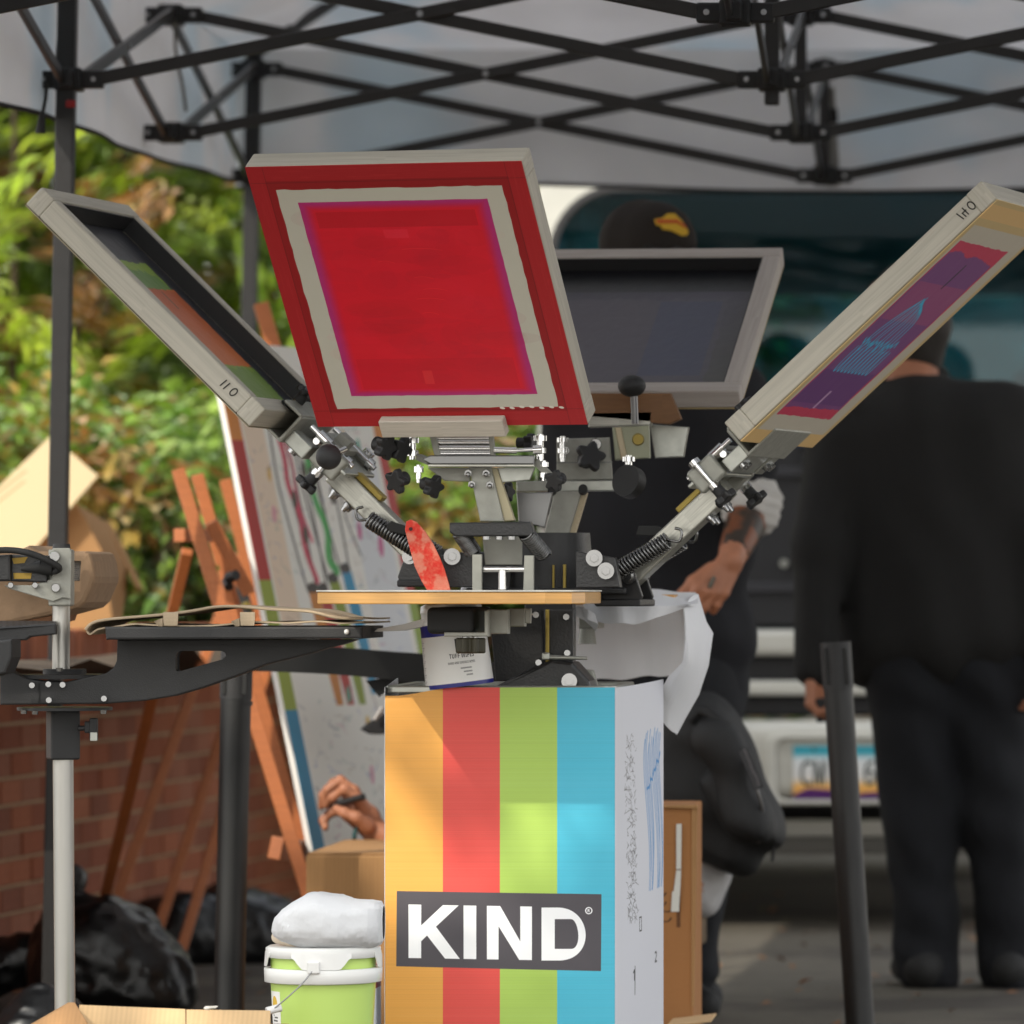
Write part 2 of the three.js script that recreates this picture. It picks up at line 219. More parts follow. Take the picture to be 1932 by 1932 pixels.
// ---- planting: every crown is thousands of small leaves round limbs
function leafMesh(list) {                                            // list of [position, direction, up-ish, length, width, colour]
  const n = list.length, pos = new Float32Array(n * 12), col = new Float32Array(n * 12), idx = new Uint32Array(n * 6), X = V(0, 0, 0), N = V(0, 0, 0);
  list.forEach(([p, d, up, l, w, c], i) => {
    X.crossVectors(d, up).normalize(); N.crossVectors(X, d); const o = i * 12, mid = 0.45 * l;
    const put = (k, x, y, z) => { pos[o + k * 3] = x; pos[o + k * 3 + 1] = y; pos[o + k * 3 + 2] = z; };
    put(0, p.x, p.y, p.z); put(1, p.x + d.x * mid + X.x * w + N.x * w * 0.4, p.y + d.y * mid + X.y * w + N.y * w * 0.4, p.z + d.z * mid + X.z * w + N.z * w * 0.4);
    put(2, p.x + d.x * l, p.y + d.y * l - l * 0.12, p.z + d.z * l); put(3, p.x + d.x * mid - X.x * w + N.x * w * 0.4, p.y + d.y * mid - X.y * w + N.y * w * 0.4, p.z + d.z * mid - X.z * w + N.z * w * 0.4);
    for (let k = 0; k < 4; k++) for (let j = 0; j < 3; j++) col[o + k * 3 + j] = c[j]; idx.set([i * 4, i * 4 + 1, i * 4 + 2, i * 4, i * 4 + 2, i * 4 + 3], i * 6);
  });
  const g = new THREE.BufferGeometry(); g.setAttribute('position', new THREE.BufferAttribute(pos, 3)); g.setAttribute('color', new THREE.BufferAttribute(col, 3)); g.setIndex(new THREE.BufferAttribute(idx, 1)); g.computeVertexNormals(); return g;
}
const leafMat = new THREE.MeshPhysicalMaterial({ vertexColors: true, roughness: 0.55, side: THREE.DoubleSide, transmission: 0.45, thickness: 0 }); leafMat.roughness = 1;
const bark = mat([0.16, 0.11, 0.075], 0.95, 0, { map: rep(T.cloud, 4, 8), bumpMap: rep(T.lump, 4, 10), bumpScale: 0.006 });
const barkPale = mat([0.5, 0.4, 0.27], 0.9, 0, { map: rep(T.cloud, 4, 8), bumpMap: rep(T.lump, 4, 10), bumpScale: 0.004 });
function limbs(base, h, spread, n, r, thick) { const out = []; for (let k = 0; k < n; k++) { const a = k / n * 6.28 + r() * 1.2, t = base.clone().add(V(Math.cos(a) * spread * RR(0.4, 1, r), h * RR(0.7, 1, r), Math.sin(a) * spread * RR(0.4, 1, r))), m = base.clone().lerp(t, 0.5).add(V(RR(-0.15, 0.15, r), RR(-0.1, 0.2, r), RR(-0.15, 0.15, r))); out.push({ pts: [base.clone().add(V(RR(-0.04, 0.04, r), -0.1, RR(-0.04, 0.04, r))), base.clone().lerp(m, 0.5), m, t], r: thick * RR(0.6, 1, r) }); } return out; }
function branchGeo(ls) { return MG(ls.map(({ pts, r }) => { const c = new THREE.CatmullRomCurve3(pts), g = new THREE.TubeGeometry(c, 14, 1, 7), p = g.attributes.position, q = V(0, 0, 0); for (let i = 0; i < p.count; i++) { const t = Math.floor(i / 8) / 14, o = c.getPointAt(Math.min(t, 1)); q.fromBufferAttribute(p, i).sub(o).multiplyScalar(r * (1 - 0.75 * t)).add(o); p.setXYZ(i, q.x, q.y, q.z); } g.computeVertexNormals(); return g; })); }
function plant(name, label, cat, base, seed, opt) {
  const r = rng(seed), t = thing(name, label, cat, base, opt.group), L = limbs(base, opt.h, opt.spread, opt.limbs, r, opt.thick ?? 0.05), list = [];
  part(t, opt.stem ?? 'trunk', branchGeo(L), opt.pale ? barkPale : bark);
  const tip = V(0, 0, 0), d = V(0, 0, 0), up = V(0, 0, 0);
  for (let k = 0; k < opt.sprays; k++) {
    const l = L[Math.floor(r() * L.length)], c = opt.fill ? base.clone().add(V(RR(-1, 1, r) * opt.rx, opt.y0 + r() * (opt.h * 1.1 - opt.y0), RR(-1, 1, r) * opt.rz)) : new THREE.CatmullRomCurve3(l.pts).getPoint(RR(0.35, 1, r)).add(V(RR(-1, 1, r), RR(-0.7, 0.8, r), RR(-1, 1, r)).multiplyScalar(opt.reach));
    const tone = n3(c.x * 2.3, c.y * 2.3, c.z * 2.3, seed), warm = n3(c.x * 3.1 + 9, c.y * 3.1, c.z * 3.1, seed + 5) + RR(-0.12, 0.12, r);
    let base_ = warm > (opt.warmAt ?? 2) ? (r() < 0.6 ? [0.36, 0.17, 0.03] : [0.42, 0.28, 0.04]) : opt.tones[Math.min(opt.tones.length - 1, Math.floor((tone * 1.5 - 0.25 + RR(-0.15, 0.15, r)) * opt.tones.length) | 0)] ?? opt.tones[0];
    d.set(RR(-1, 1, r), RR(-0.5, opt.fan ? 0.9 : 0.5, r), RR(-1, 1, r) + 0.15).normalize();
    for (let j = 0; j < opt.per; j++) {
      const f = j / opt.per, dd = d.clone().add(V(RR(-1, 1, r), RR(-0.8, 0.5, r), RR(-1, 1, r)).multiplyScalar(opt.fan ? 0.55 : 0.9)).normalize(), s = RR(0.8, 1.2, r);
      tip.copy(c).addScaledVector(d, f * opt.len).add(V(RR(-1, 1, r), RR(-1, 1, r), RR(-1, 1, r)).multiplyScalar(opt.jit)); up.set(RR(-0.4, 0.4, r), 1, RR(-0.4, 0.4, r)).normalize();
      if (Math.abs(dd.dot(up)) > 0.97) up.set(1, 0, 0.2).normalize();
      const b = RR(0.75, 1.25, r); list.push([tip.clone(), dd, up.clone(), opt.leaf * s, opt.wid * s, base_.map((q) => q * b)]);
    }
  }
  const g = leafMesh(list), o = shadow(new THREE.Mesh(g, leafMat)); g.translate(-base.x, -base.y, -base.z); o.name = opt.crown ?? 'crown'; t.add(o); return t;
}
const GR = { lime: [[0.12, 0.21, 0.01], [0.24, 0.37, 0.015], [0.38, 0.52, 0.025], [0.50, 0.62, 0.04]], leafy: [[0.08, 0.18, 0.014], [0.15, 0.29, 0.02], [0.25, 0.40, 0.035], [0.38, 0.52, 0.10]], dark: [[0.025, 0.05, 0.01], [0.05, 0.09, 0.015], [0.08, 0.13, 0.02]] };
const feather = { h: 3.0, spread: 0.9, limbs: 7, fill: true, rx: 0.95, rz: 0.7, y0: 0.25, sprays: 900, per: 26, len: 0.22, jit: 0.035, leaf: 0.11, wid: 0.013, fan: true, tones: GR.lime, warmAt: 0.8, thick: 0.025 };
const shrub = { h: 0.62, spread: 0.75, limbs: 7, reach: 0.3, sprays: 420, per: 12, len: 0.2, jit: 0.06, leaf: 0.07, wid: 0.02, tones: GR.leafy, warmAt: 0.68, thick: 0.025, pale: true, stem: 'stem', crown: 'foliage' };
const at2 = (u, d, y = 0.8) => V((u - CX) / F * d, y, -d);
plant('feathery_tree', 'yellow-green feathery tree behind the sunlit carton on the wall', 'tree', at2(10, 18.6), 101, { ...feather, warmAt: 0.74, group: 'feathery trees behind the wall' });
plant('feathery_tree', 'lime feathery tree between the canopy legs, nearest the leaning screen', 'tree', at2(285, 19.4), 112, { ...feather, group: 'feathery trees behind the wall' });
plant('feathery_tree', 'feathery tree showing behind the top of the drawn board', 'tree', at2(520, 20.6), 123, { ...feather, group: 'feathery trees behind the wall' });
plant('feathery_tree', 'feathery tree glimpsed beneath the red screen', 'tree', at2(800, 21.4), 134, { ...feather, sprays: 420, group: 'feathery trees behind the wall' });
plant('leafy_shrub', 'broad-leaved shrub with orange leaves behind the brown carton', 'shrub', at2(225, 17.3), 201, { ...shrub, group: 'leafy shrubs on the wall bed' });
plant('leafy_shrub', 'green shrub with pale stems beside the top of the front easel', 'shrub', at2(355, 17.8), 212, { ...shrub, warmAt: 0.62, group: 'leafy shrubs on the wall bed' });
plant('leafy_shrub', 'sunny shrub behind the edge of the drawn board', 'shrub', at2(500, 18.6), 223, { ...shrub, group: 'leafy shrubs on the wall bed' });
plant('leafy_shrub', 'pale green shrub framed between the printing press arms', 'shrub', at2(800, 19.6, 0.7), 234, { ...shrub, h: 0.75, group: 'leafy shrubs on the wall bed' });
plant('leafy_shrub', 'shrub with autumn leaves behind the sunlit carton', 'shrub', at2(60, 17.2), 245, { ...shrub, warmAt: 0.58, group: 'leafy shrubs on the wall bed' });
{
  const b = thing('building', 'pale building far behind the van, seen only through its glass', 'building', V(4, 0, -30)), wm = mat([0.5, 0.46, 0.38], 0.9, 0, { map: rep(T.cloud, 1), bumpMap: rep(T.lump, 2), bumpScale: 0.004 });
  part(b, 'wall', boxUV(RB(13, 6, 0.4, 0.02).translate(4.6, 3, -30)), wm); part(b, 'parapet', boxUV(RB(13.2, 0.25, 0.6, 0.02).translate(4.6, 6.1, -30)), wm);
  for (let k = 0; k < 5; k++) { const w = part(b, 'window_frame', ext(rim(1.5, 1.3, 0.02), 0.12, 0.01, [rim(1.34, 1.14, 0.02)]).translate(-0.6 + k * 2.6, 3.6, -29.79), mat([0.3, 0.29, 0.27], 0.6)); part(w, 'pane', RB(1.34, 1.14, 0.02).translate(-0.6 + k * 2.6, 3.6, -29.8), mat([0.05, 0.06, 0.07], 0.1)); }
}
{
  const o = plant('treeline', 'dense dark trees closing the view behind the shrubs', 'trees', V(-5.4, 0, -26), 301, { h: 5.5, spread: 3, limbs: 14, fill: true, rx: 4.3, rz: 1.6, y0: 0.1, sprays: 5200, per: 14, len: 0.4, jit: 0.12, leaf: 0.11, wid: 0.034, tones: [...GR.dark, ...GR.leafy], warmAt: 0.8, thick: 0.12 }); o.userData.kind = 'stuff';
  // the street tree that dapples the light, out of the picture at the left
  plant('shade_tree', 'spreading street tree standing left of the canopy front', 'tree', V(-4.8, 0, -4.9), 401, { h: 6.3, spread: 1.3, limbs: 9, fill: true, rx: 1.5, rz: 1.4, y0: 4.5, sprays: 200, per: 15, len: 0.30, jit: 0.1, leaf: 0.15, wid: 0.045, tones: GR.leafy, thick: 0.11 });
}
// ================================================================ CANOPY
const CAN = { x: [-2.13, -0.603, 0.92], z: [-9.9, -11.4, -12.9, -14.4, -15.9], lo: 2.085, hi: 2.37 };
{
  const c = thing('pop_up_canopy', 'pale pop-up canopy on a black folding truss over the presses', 'canopy', V(-0.603, 0, -12.9));
  const bleed = tex(256, (x, y) => { const b = sst(fbm(x * 5, y * 5, 5, 83, 4), 0.54, 0.72), f = 0.94 + 0.06 * fbm(x * 14, y * 14, 14, 85, 3); return [lerp(0.95, 0.88, b) * f, lerp(0.95, 0.92, b) * f, lerp(0.96, 0.95, b) * f]; }, true, 0.45, 0.45);
  const fabric = new THREE.MeshPhysicalMaterial({ color: new THREE.Color(1, 1, 1), map: bleed, roughness: 1, transmission: 0.42, thickness: 0, side: THREE.DoubleSide, bumpMap: rep(T.weave, 30), bumpScale: 0.0004 });
  const frameM = mat([0.012, 0.011, 0.011], 0.45, 0.0, { bumpMap: rep(T.grain, 8), bumpScale: 0.0003 });
  const barM = mat([0.016, 0.014, 0.013], 0.38, 0.0);
  const [X0, X1, X2] = CAN.x;
  // legs, a little splayed, each an outer tube and an inner one
  for (const [x, z] of [[X0, -9.9], [X2, -9.9], [X0, -12.9], [X2, -12.9], [X0, -15.9], [X2, -15.9]]) {
    const lean = x < 0 ? -0.045 : 0.045, top = V(x, 2.42, z), mid = V(x + lean * 0.6, 0.93, z), foot = V(x + lean, 0.02, z);
    const l = part(c, 'leg', bar(top, mid, 0.04, 0.04, V(0, 0, 1), 0.004, 2), frameM);
    part(l, 'inner_leg', bar(mid, foot, 0.031, 0.031, V(0, 0, 1), 0.003), frameM);
    part(l, 'foot_plate', RB(0.09, 0.012, 0.09).translate(foot.x, 0.006, foot.z), frameM);
  }
  // sliding and fixed brackets
  const node = (x, z, y, legs) => { const k = part(c, 'bracket', [RB(0.06, 0.05, 0.06, 0.006).translate(x, y, z), RB(0.15, 0.038, 0.03, 0.005).translate(x, y, z), RB(0.03, 0.038, 0.13, 0.005).translate(x, y, z)], M.plastic); part(k, 'bolt', [-1, 1].map((s) => rod(V(x + s * 0.055, y, z + 0.012), V(x + s * 0.055, y, z + 0.0185), 0.0075, 0.006)), M.bolt); };
  for (const z of CAN.z) for (const x of CAN.x) for (const y of [CAN.lo, CAN.hi]) node(x, z, y);
  // scissors: one X between neighbouring nodes
  const scissor = (a, b) => {
    const d = b.clone().sub(a).normalize(), side = d.clone().cross(UP), g = 0.055;
    const p = (q, y, s, w) => q.clone().addScaledVector(d, s * g).addScaledVector(side, w).setY(y);
    part(c, 'truss_bar', bar(p(a, CAN.lo, 1, 0.008), p(b, CAN.hi, -1, 0.008), 0.012, 0.029, UP, 0.003), barM);
    part(c, 'truss_bar', bar(p(a, CAN.hi, 1, -0.008), p(b, CAN.lo, -1, -0.008), 0.012, 0.029, UP, 0.003), barM);
    const m = a.clone().lerp(b, 0.5).setY((CAN.lo + CAN.hi) / 2), f = side.z > 0 ? 1 : -1;
    part(c, 'pivot_bolt', rod(m.clone().addScaledVector(side, -0.017), m.clone().addScaledVector(side, 0.017), 0.0075), M.bolt);
  };
  const Nn = (i, j) => V(CAN.x[i], 0, CAN.z[j]);
  for (let j = 0; j < 5; j++) for (const i of [0, 1]) scissor(Nn(i, j), Nn(i + 1, j));
  for (let j = 0; j < 4; j++) for (const i of [0, 1, 2]) scissor(Nn(i, j), Nn(i, j + 1));
  for (let j = 0; j < 5; j++) part(c, 'centre_post', j === 2 ? bar(V(X1, 2.03, CAN.z[j]), V(X1, 3.1, CAN.z[j]), 0.032, 0.032, V(0, 0, 1), 0.004) : bar(V(X1, CAN.lo, CAN.z[j]), V(X1, CAN.hi + 0.03, CAN.z[j]), 0.028, 0.028, V(0, 0, 1), 0.004), frameM);
  // roof: four slopes to a ridge, sagging between the eaves
  const x0 = X0 - 0.06, x1 = X2 + 0.06, z0 = -15.97, z1 = -9.83, ey = 2.43, py = 3.12;
  const roofY = (x, z) => { const a = 1 - Math.abs(x - X1) / (X1 - x0), b = clamp((z1 - z) / 1.9, 0, 1), d = clamp((z - z0) / 1.9, 0, 1), s = Math.min(a, b, d); return ey + (py - ey) * s - 0.05 * Math.sin(s * Math.PI) + (0.012 * (n3(x * 4, 0, z * 4) - 0.5) + 0.008 * Math.abs(n3(x * 9 + z * 5, 0, z * 3) - 0.5)) * clamp(s * 8, 0, 1); };
  const rows = []; for (let j = 0; j <= 40; j++) { const r = []; for (let i = 0; i <= 24; i++) { const x = lerp(x0, x1, i / 24), z = lerp(z1, z0, j / 40); r.push(V(x, roofY(x, z), z)); } rows.push(r); }
  part(c, 'roof_fabric', boxUV(slab(rows, 0.0016), 1), fabric);
  // valances, scalloped a little, with a dark hem
  const val = (a, b, sag) => {
    const R = [], H = [], n = 60, out = b.clone().sub(a).normalize().cross(UP).negate();
    for (let j = 0; j <= 5; j++) R.push([...Array(n + 1)].map((_, i) => { const s = i / n, w = 0.012 * Math.sin(s * 19) * (j / 5) + 0.006 * Math.sin(s * 47 + 1) * (j / 5), low = sag(s); return a.clone().lerp(b, s).addScaledVector(out, w).setY(lerp(ey + 0.006, low, j / 5)); }));
    part(c, 'valance', boxUV(slab(R, 0.0014)), fabric);
    for (let i = 0; i <= n; i++) H.push(R[5][i].clone()); part(c, 'hem', tube(H, 0.0055, 120, 6), M.blackMatt);
  };
  val(V(x0, 0, z1), V(x0, 0, z0), (s) => 2.0 + 0.13 * (s - 0.425) - 0.008 * Math.sin(((s * 2) % 1) * Math.PI));
  val(V(x0, 0, z0), V(x1, 0, z0), (s) => 2.058 + 0.012 * Math.sin(s * 9));
  val(V(x1, 0, z0), V(x1, 0, z1), () => 2.06);
  val(V(x1, 0, z1), V(x0, 0, z1), () => 2.06);
  // roof ribs, cords and a webbing strap
  for (const [x, z] of [[X0, -9.9], [X2, -9.9], [X0, -15.9], [X2, -15.9]]) part(c, 'roof_rib', bar(V(x, CAN.hi + 0.04, z), V(X1, py - 0.03, z < -12 ? -14.05 : -11.75), 0.02, 0.026), barM);
  part(c, 'cord', [tube([P(88, 160, 12.6), P(86, 185, 12.6), P(80, 215, 12.6)], 0.004, 16, 6), rod(P(80, 212, 12.6), P(76, 252, 12.6), 0.006, 0.011)], M.blackMatt);
  part(c, 'cord', tube([P(330, 40, 14.3), P(332, 100, 14.3), P(345, 165, 14.3), P(351, 210, 14.3)], 0.004, 20, 6), mat([0.10, 0.09, 0.07], 0.9));
  part(c, 'cord', tube([P(122, 0, 12.95), P(108, 80, 12.95), P(106, 140, 12.95), P(118, 178, 12.9)], 0.002, 20, 5), mat([0.3, 0.29, 0.27], 0.9));
  const s = part(c, 'strap', bar(P(1562, 165, 15.93), P(1573, 352, 15.93), 0.035, 0.003, V(0, 0, 1), 0.001), mat([0.35, 0.34, 0.31], 0.9, 0, { bumpMap: rep(T.weave, 16), bumpScale: 0.001 }));
  part(s, 'buckle', bar(P(1565, 205, 15.92), P(1567, 232, 15.92), 0.042, 0.012, V(0, 0, 1), 0.003), M.plastic);
  part(c, 'clip', RB(0.022, 0.016, 0.01).translate(...P(134, 196, 12.87)), mat([0.3, 0.01, 0.01], 0.5));
}
// ================================================================ VAN behind the canopy
{
  const d = 17, s = F / d, W = (u, v, z = 0) => { const p = P(u, v, d); p.z -= z; return p; }, cx = -0.584, hw = 0.885;
  const v = thing('white_van', 'white van seen from behind with tinted teal rear window', 'van', V(cx, 0, -19.2));
  const paint = mat([0.62, 0.61, 0.55], 0.35, 0, { clearcoat: 0.6, clearcoatRoughness: 0.15, map: rep(T.cloud, 1) }), dark = mat([0.012, 0.012, 0.014], 0.6), trim = mat([0.02, 0.02, 0.022], 0.7);
  const glass = new THREE.MeshPhysicalMaterial({ color: new THREE.Color(0.33, 0.56, 0.62), roughness: 0.03, transmission: 1, thickness: 0, ior: 1.45, side: THREE.DoubleSide });
  const y = (q) => EYE - (q - CY) / s;
  const X = (u) => (u - CX) / s;
  // body shell: roof, sides, floor
  const L = 4.3, zr = -d - 0.06, zf = zr - L;
  part(v, 'roof', [boxUV(RB(1.66, 0.06, L, 0.03, 3).translate(cx, 2.16, (zr + zf) / 2))], paint);
  for (const q of [-1, 1]) { const bs = part(v, 'side_panel', RB(0.06, 0.82, L, 0.02, 3).translate(cx + q * (hw - 0.03), 0.86, (zr + zf) / 2), paint); part(bs, 'window_pillar', [0, 0.33, 0.66, 1].map((k) => RB(0.05, 0.92, 0.11, 0.015).translate(cx + q * (hw - 0.045), 1.71, lerp(zr - 0.06, zf + 0.06, k))), paint); part(bs, 'side_window', RB(0.006, 0.86, L - 0.3, 0.002).translate(cx + q * (hw - 0.06), 1.70, (zr + zf) / 2), glass); }
  part(v, 'floor_pan', RB(1.7, 0.06, L, 0.02).translate(cx, 0.48, (zr + zf) / 2), trim);
  part(v, 'headliner', RB(1.6, 0.02, L - 0.2, 0.005).translate(cx, 2.115, (zr + zf) / 2), mat([0.5, 0.52, 0.5], 0.95));
  // rear frame round the window, rounded at the corners
  const wx = 1.69, top = y(352), bot = y(800), wy = (top + bot) / 2, hole = rim(wx, top - bot, 0.2, 10);
  const frame = ext([[-hw, -0.58], [hw, -0.58], [hw, 0.40], [hw - 0.08, 0.52], [-hw + 0.08, 0.52], [-hw, 0.40]], 0.05, 0.006, [hole]);
  part(v, 'rear_frame', frame.translate(cx, wy, zr), paint);
  part(v, 'rear_window', ext(rim(wx - 0.01, top - bot - 0.01, 0.2, 10), 0.006, 0).translate(cx, wy, zr), glass);
  part(v, 'window_seal', ext(rim(wx + 0.02, top - bot + 0.02, 0.21, 10), 0.02, 0.003, [rim(wx - 0.03, top - bot - 0.03, 0.185, 10)]).translate(cx, wy, zr + 0.022), trim);
  // wind screen at the far end
  const fh = rim(1.46, 0.62, 0.12, 8); part(v, 'front_frame', ext([[-hw, -1.12], [hw, -1.12], [hw, 0.4], [-hw, 0.4]], 0.05, 0.004, [fh]).translate(cx, 1.72, zf), paint); part(v, 'windscreen', ext(rim(1.45, 0.61, 0.12, 8), 0.006, 0).translate(cx, 1.72, zf), glass);
  // seats and curtain strips behind the glass
  for (const k of [-0.5, 0.06, 0.6]) { const st = part(v, 'seat', RB(0.46, 0.62, 0.16, 0.06, 3).translate(cx + k, 1.18, zr - 1.2), mat([0.12, 0.16, 0.16], 0.9)); part(st, 'headrest', RB(0.26, 0.17, 0.1, 0.05, 3).translate(cx + k, 1.57, zr - 1.2), mat([0.12, 0.16, 0.16], 0.9)); }
  for (const [u, w] of [[1078, 24], [1100, 12], [1116, 14], [1058, 14]]) part(v, 'curtain', RB(w / s, 0.24, 0.012, 0.004).translate(X(u), y(455), zr - 0.12), mat([0.5, 0.62, 0.5], 0.9));
  // tailgate, sill, bumper
  const strip = (name, v0, v1, u0, u1, m, z, t = 0.06, r = 0.012) => part(v, name, RB((u1 - u0) / s, (v1 - v0) / s, t, r, 3).translate((X(u0) + X(u1)) / 2, (y(v0) + y(v1)) / 2, -d + z), m);
  const gate = strip('tailgate', 812, 1186, 1030, 2160, dark, -0.03, 0.07, 0.02);
  part(gate, 'recess_frame', ext(rim(1.5, 0.36, 0.05), 0.012, 0.004, [rim(1.44, 0.30, 0.04)]).translate(cx, y(1000), -d + 0.012), mat([0.025, 0.025, 0.03], 0.5));
  part(gate, 'latch', [rod(V(X(1480), y(1063), -d), V(X(1480), y(1063), -d + 0.035), 0.012), rod(V(X(1512), y(1068), -d), V(X(1512), y(1068), -d + 0.035), 0.014)], M.zinc);
  part(gate, 'lock', rod(V(X(1545), y(868), -d), V(X(1545), y(868), -d + 0.05), 0.045, 0.04, 24), M.plastic);
  strip('blue_band', 828, 842, 1500, 2150, mat([0.02, 0.05, 0.12], 0.4), 0.005, 0.02, 0.004);
  strip('tail_light', 780, 815, 1500, 1610, mat([0.16, 0.01, 0.012], 0.25), 0.02, 0.03, 0.01); strip('tail_light', 780, 815, 2050, 2150, mat([0.16, 0.01, 0.012], 0.25), 0.02, 0.03, 0.01);
  strip('sill', 1188, 1237, 1020, 2170, paint, -0.01, 0.1, 0.02); strip('gap_panel', 1237, 1286, 1030, 2160, dark, -0.05); strip('lower_panel', 1284, 1312, 1024, 2166, paint, -0.01, 0.09); strip('gap_panel', 1312, 1352, 1030, 2160, dark, -0.06);
  // bumper: a rounded bar with a sunken middle for the plate
  const b = part(v, 'bumper', [RB(1.78, 0.225, 0.10, 0.045, 4).translate(cx, y(1432), -d + 0.05)], paint);
  part(b, 'plate_recess', ext(rim(0.46, 0.20, 0.03), 0.03, 0.008, [rim(0.40, 0.17, 0.03)]).translate(X(1600), y(1450), -d + 0.105), paint);
  const plate = canvasTex(512, 256, (x, w, h) => {
    let g = x.createLinearGradient(0, 0, 0, h); for (const [o, c] of [[0, '#2f9fb4'], [0.14, '#37a3b6'], [0.24, '#d9dfe2'], [0.62, '#dcd8d4'], [0.76, '#eab260'], [1, '#e8a03c']]) g.addColorStop(o, c); x.fillStyle = g; x.fillRect(0, 0, w, h);
    x.fillStyle = '#4a1060'; x.beginPath(); x.moveTo(0, h); x.lineTo(0, 236); x.lineTo(70, 204); x.lineTo(110, 206); x.lineTo(200, 212); x.lineTo(300, 230); x.lineTo(390, 222); x.lineTo(512, 234); x.lineTo(512, h); x.fill();
    x.fillStyle = '#24302c'; x.font = 'bold 150px monospace'; x.save(); x.scale(0.72, 1.06); x.fillText('CM', 40, 178); x.fillText('69', 462, 178); x.restore();
    x.fillStyle = '#3a3a30'; for (const q of [100, 400]) { x.beginPath(); x.arc(q, 18, 8, 0, 7); x.fill(); }
  });
  const pl = RB(0.305, 0.152, 0.003, 0.001, 1), po = V(X(1600), y(1455), -d + 0.108); part(v, 'number_plate', rectUV(pl, V(1, 0, 0), UP, V(-0.1525, -0.076, 0), 0.305, 0.152).translate(po.x, po.y, po.z), mat([1, 1, 1], 0.4, 0, { map: plate }));
  // underneath
  part(v, 'tow_bar', [RB(1.5, 0.05, 0.06, 0.01).translate(cx, y(1597), -d - 0.1), RB(0.04, 0.12, 0.04).translate(cx - 0.4, y(1560), -d - 0.1)], mat([0.10, 0.095, 0.085], 0.7, 0.2));
  part(v, 'axle', rod(V(cx - 0.75, 0.34, -d - 0.9), V(cx + 0.75, 0.34, -d - 0.9), 0.06), trim);
  for (const q of [-1, 1]) for (const z of [-0.9, -3.5]) { const w = part(v, 'wheel', new THREE.TorusGeometry(0.25, 0.09, 12, 36).rotateY(Math.PI / 2).translate(cx + q * 0.74, 0.34, -d + z), M.blackMatt); part(w, 'rim', rod(V(cx + q * 0.67, 0.34, -d + z), V(cx + q * 0.81, 0.34, -d + z), 0.19, 0.19, 24), M.zinc); }
}
// ================================================================ SCREEN FRAMES on the big press
const rad = (q) => q * Math.PI / 180;
const SCR = {};
function screenAxes(kind, yaw, e) {                                  // width axis, length axis (inner edge to outer edge), print side normal
  const c = Math.cos(rad(yaw)), s = Math.sin(rad(yaw)), ce = Math.cos(rad(e)), se = Math.sin(rad(e));
  const ex = { front: V(c, 0, s), right: V(s, 0, -c), left: V(-s, 0, c), back: V(-c, 0, -s) }[kind];
  const ey = { front: V(-s * ce, se, c * ce), right: V(c * ce, se, s * ce), left: V(-c * ce, se, -s * ce), back: V(s * ce, se, -c * ce) }[kind];
  return { ex, ey, n: ex.clone().cross(ey) };
}
function screenFrame(id, label, kind, O, yaw, e, W, L, t, b, frameMat, print, inner, extra) {
  const { ex, ey, n } = screenAxes(kind, yaw, e), g = thing('printing_screen', label, 'printing screen', O);
  const put = (geo, x, y, z) => inBasis(geo.translate(x, y, z), ex, ey, n, O);
  const bars = [['x', W, W / 2, b / 2], ['x', W, W / 2, L - b / 2], ['y', L - 2 * b, b / 2, L / 2], ['y', L - 2 * b, W - b / 2, L / 2]];
  for (const [ax, len, x, y] of bars) part(g, 'frame_bar', put(ax === 'x' ? boxUV(RB(len, b, t, 0.004), 1) : boxUV(RB(len + 0.002, b, t - 0.001, 0.004), 1).rotateZ(Math.PI / 2), x, y, -t / 2), frameMat);
  const pm = (m, z, name, w, l) => { const geo = RB(w, l, 0.0016, 0.0004, 1); rectUV(geo, V(1, 0, 0), V(0, 1, 0), V(-w / 2, -l / 2, 0), w, l); part(g, name, put(geo, W / 2, L / 2, z), m); };
  const ink = mat([0.012, 0.012, 0.013], 0.5); if (inner) for (const [w_, l_, x, y] of [[W - 2 * b - 0.004, 0.003, W / 2, b + 0.0015], [W - 2 * b - 0.004, 0.003, W / 2, L - b - 0.0015], [0.003, L - 2 * b - 0.004, b + 0.0015, L / 2], [0.003, L - 2 * b - 0.004, W - b - 0.0015, L / 2]]) part(g, 'inked_lining', put(RB(w_, l_, t - 0.012, 0.0008, 1), x, y, -t / 2 - 0.002), ink);
  if (print) pm(print, 0.0016, 'print_face', W - 0.002, L - 0.002);
  if (inner) pm(inner, -0.006, 'mesh', W - 2 * b, L - 2 * b);
  SCR[id] = { ex, ey, n, O, W, L, t, mid: O.clone().addScaledVector(ex, W / 2) };
  extra?.(g, put); return g;
}
const wob = (r, a) => (r() - 0.5) * a;
function patch(x, pts, fill, r, a) { x.fillStyle = fill; x.beginPath(); const n = 26; pts.forEach((p, i) => { const q = pts[(i + 1) % pts.length]; for (let k = 0; k < n; k++) { const t = k / n, X = lerp(p[0], q[0], t) + wob(r, a), Y = lerp(p[1], q[1], t) + wob(r, a); i || k ? x.lineTo(X, Y) : x.moveTo(X, Y); } }); x.fill(); }
const rect = (x0, y0, x1, y1) => [[x0, y0], [x1, y0], [x1, y1], [x0, y1]];
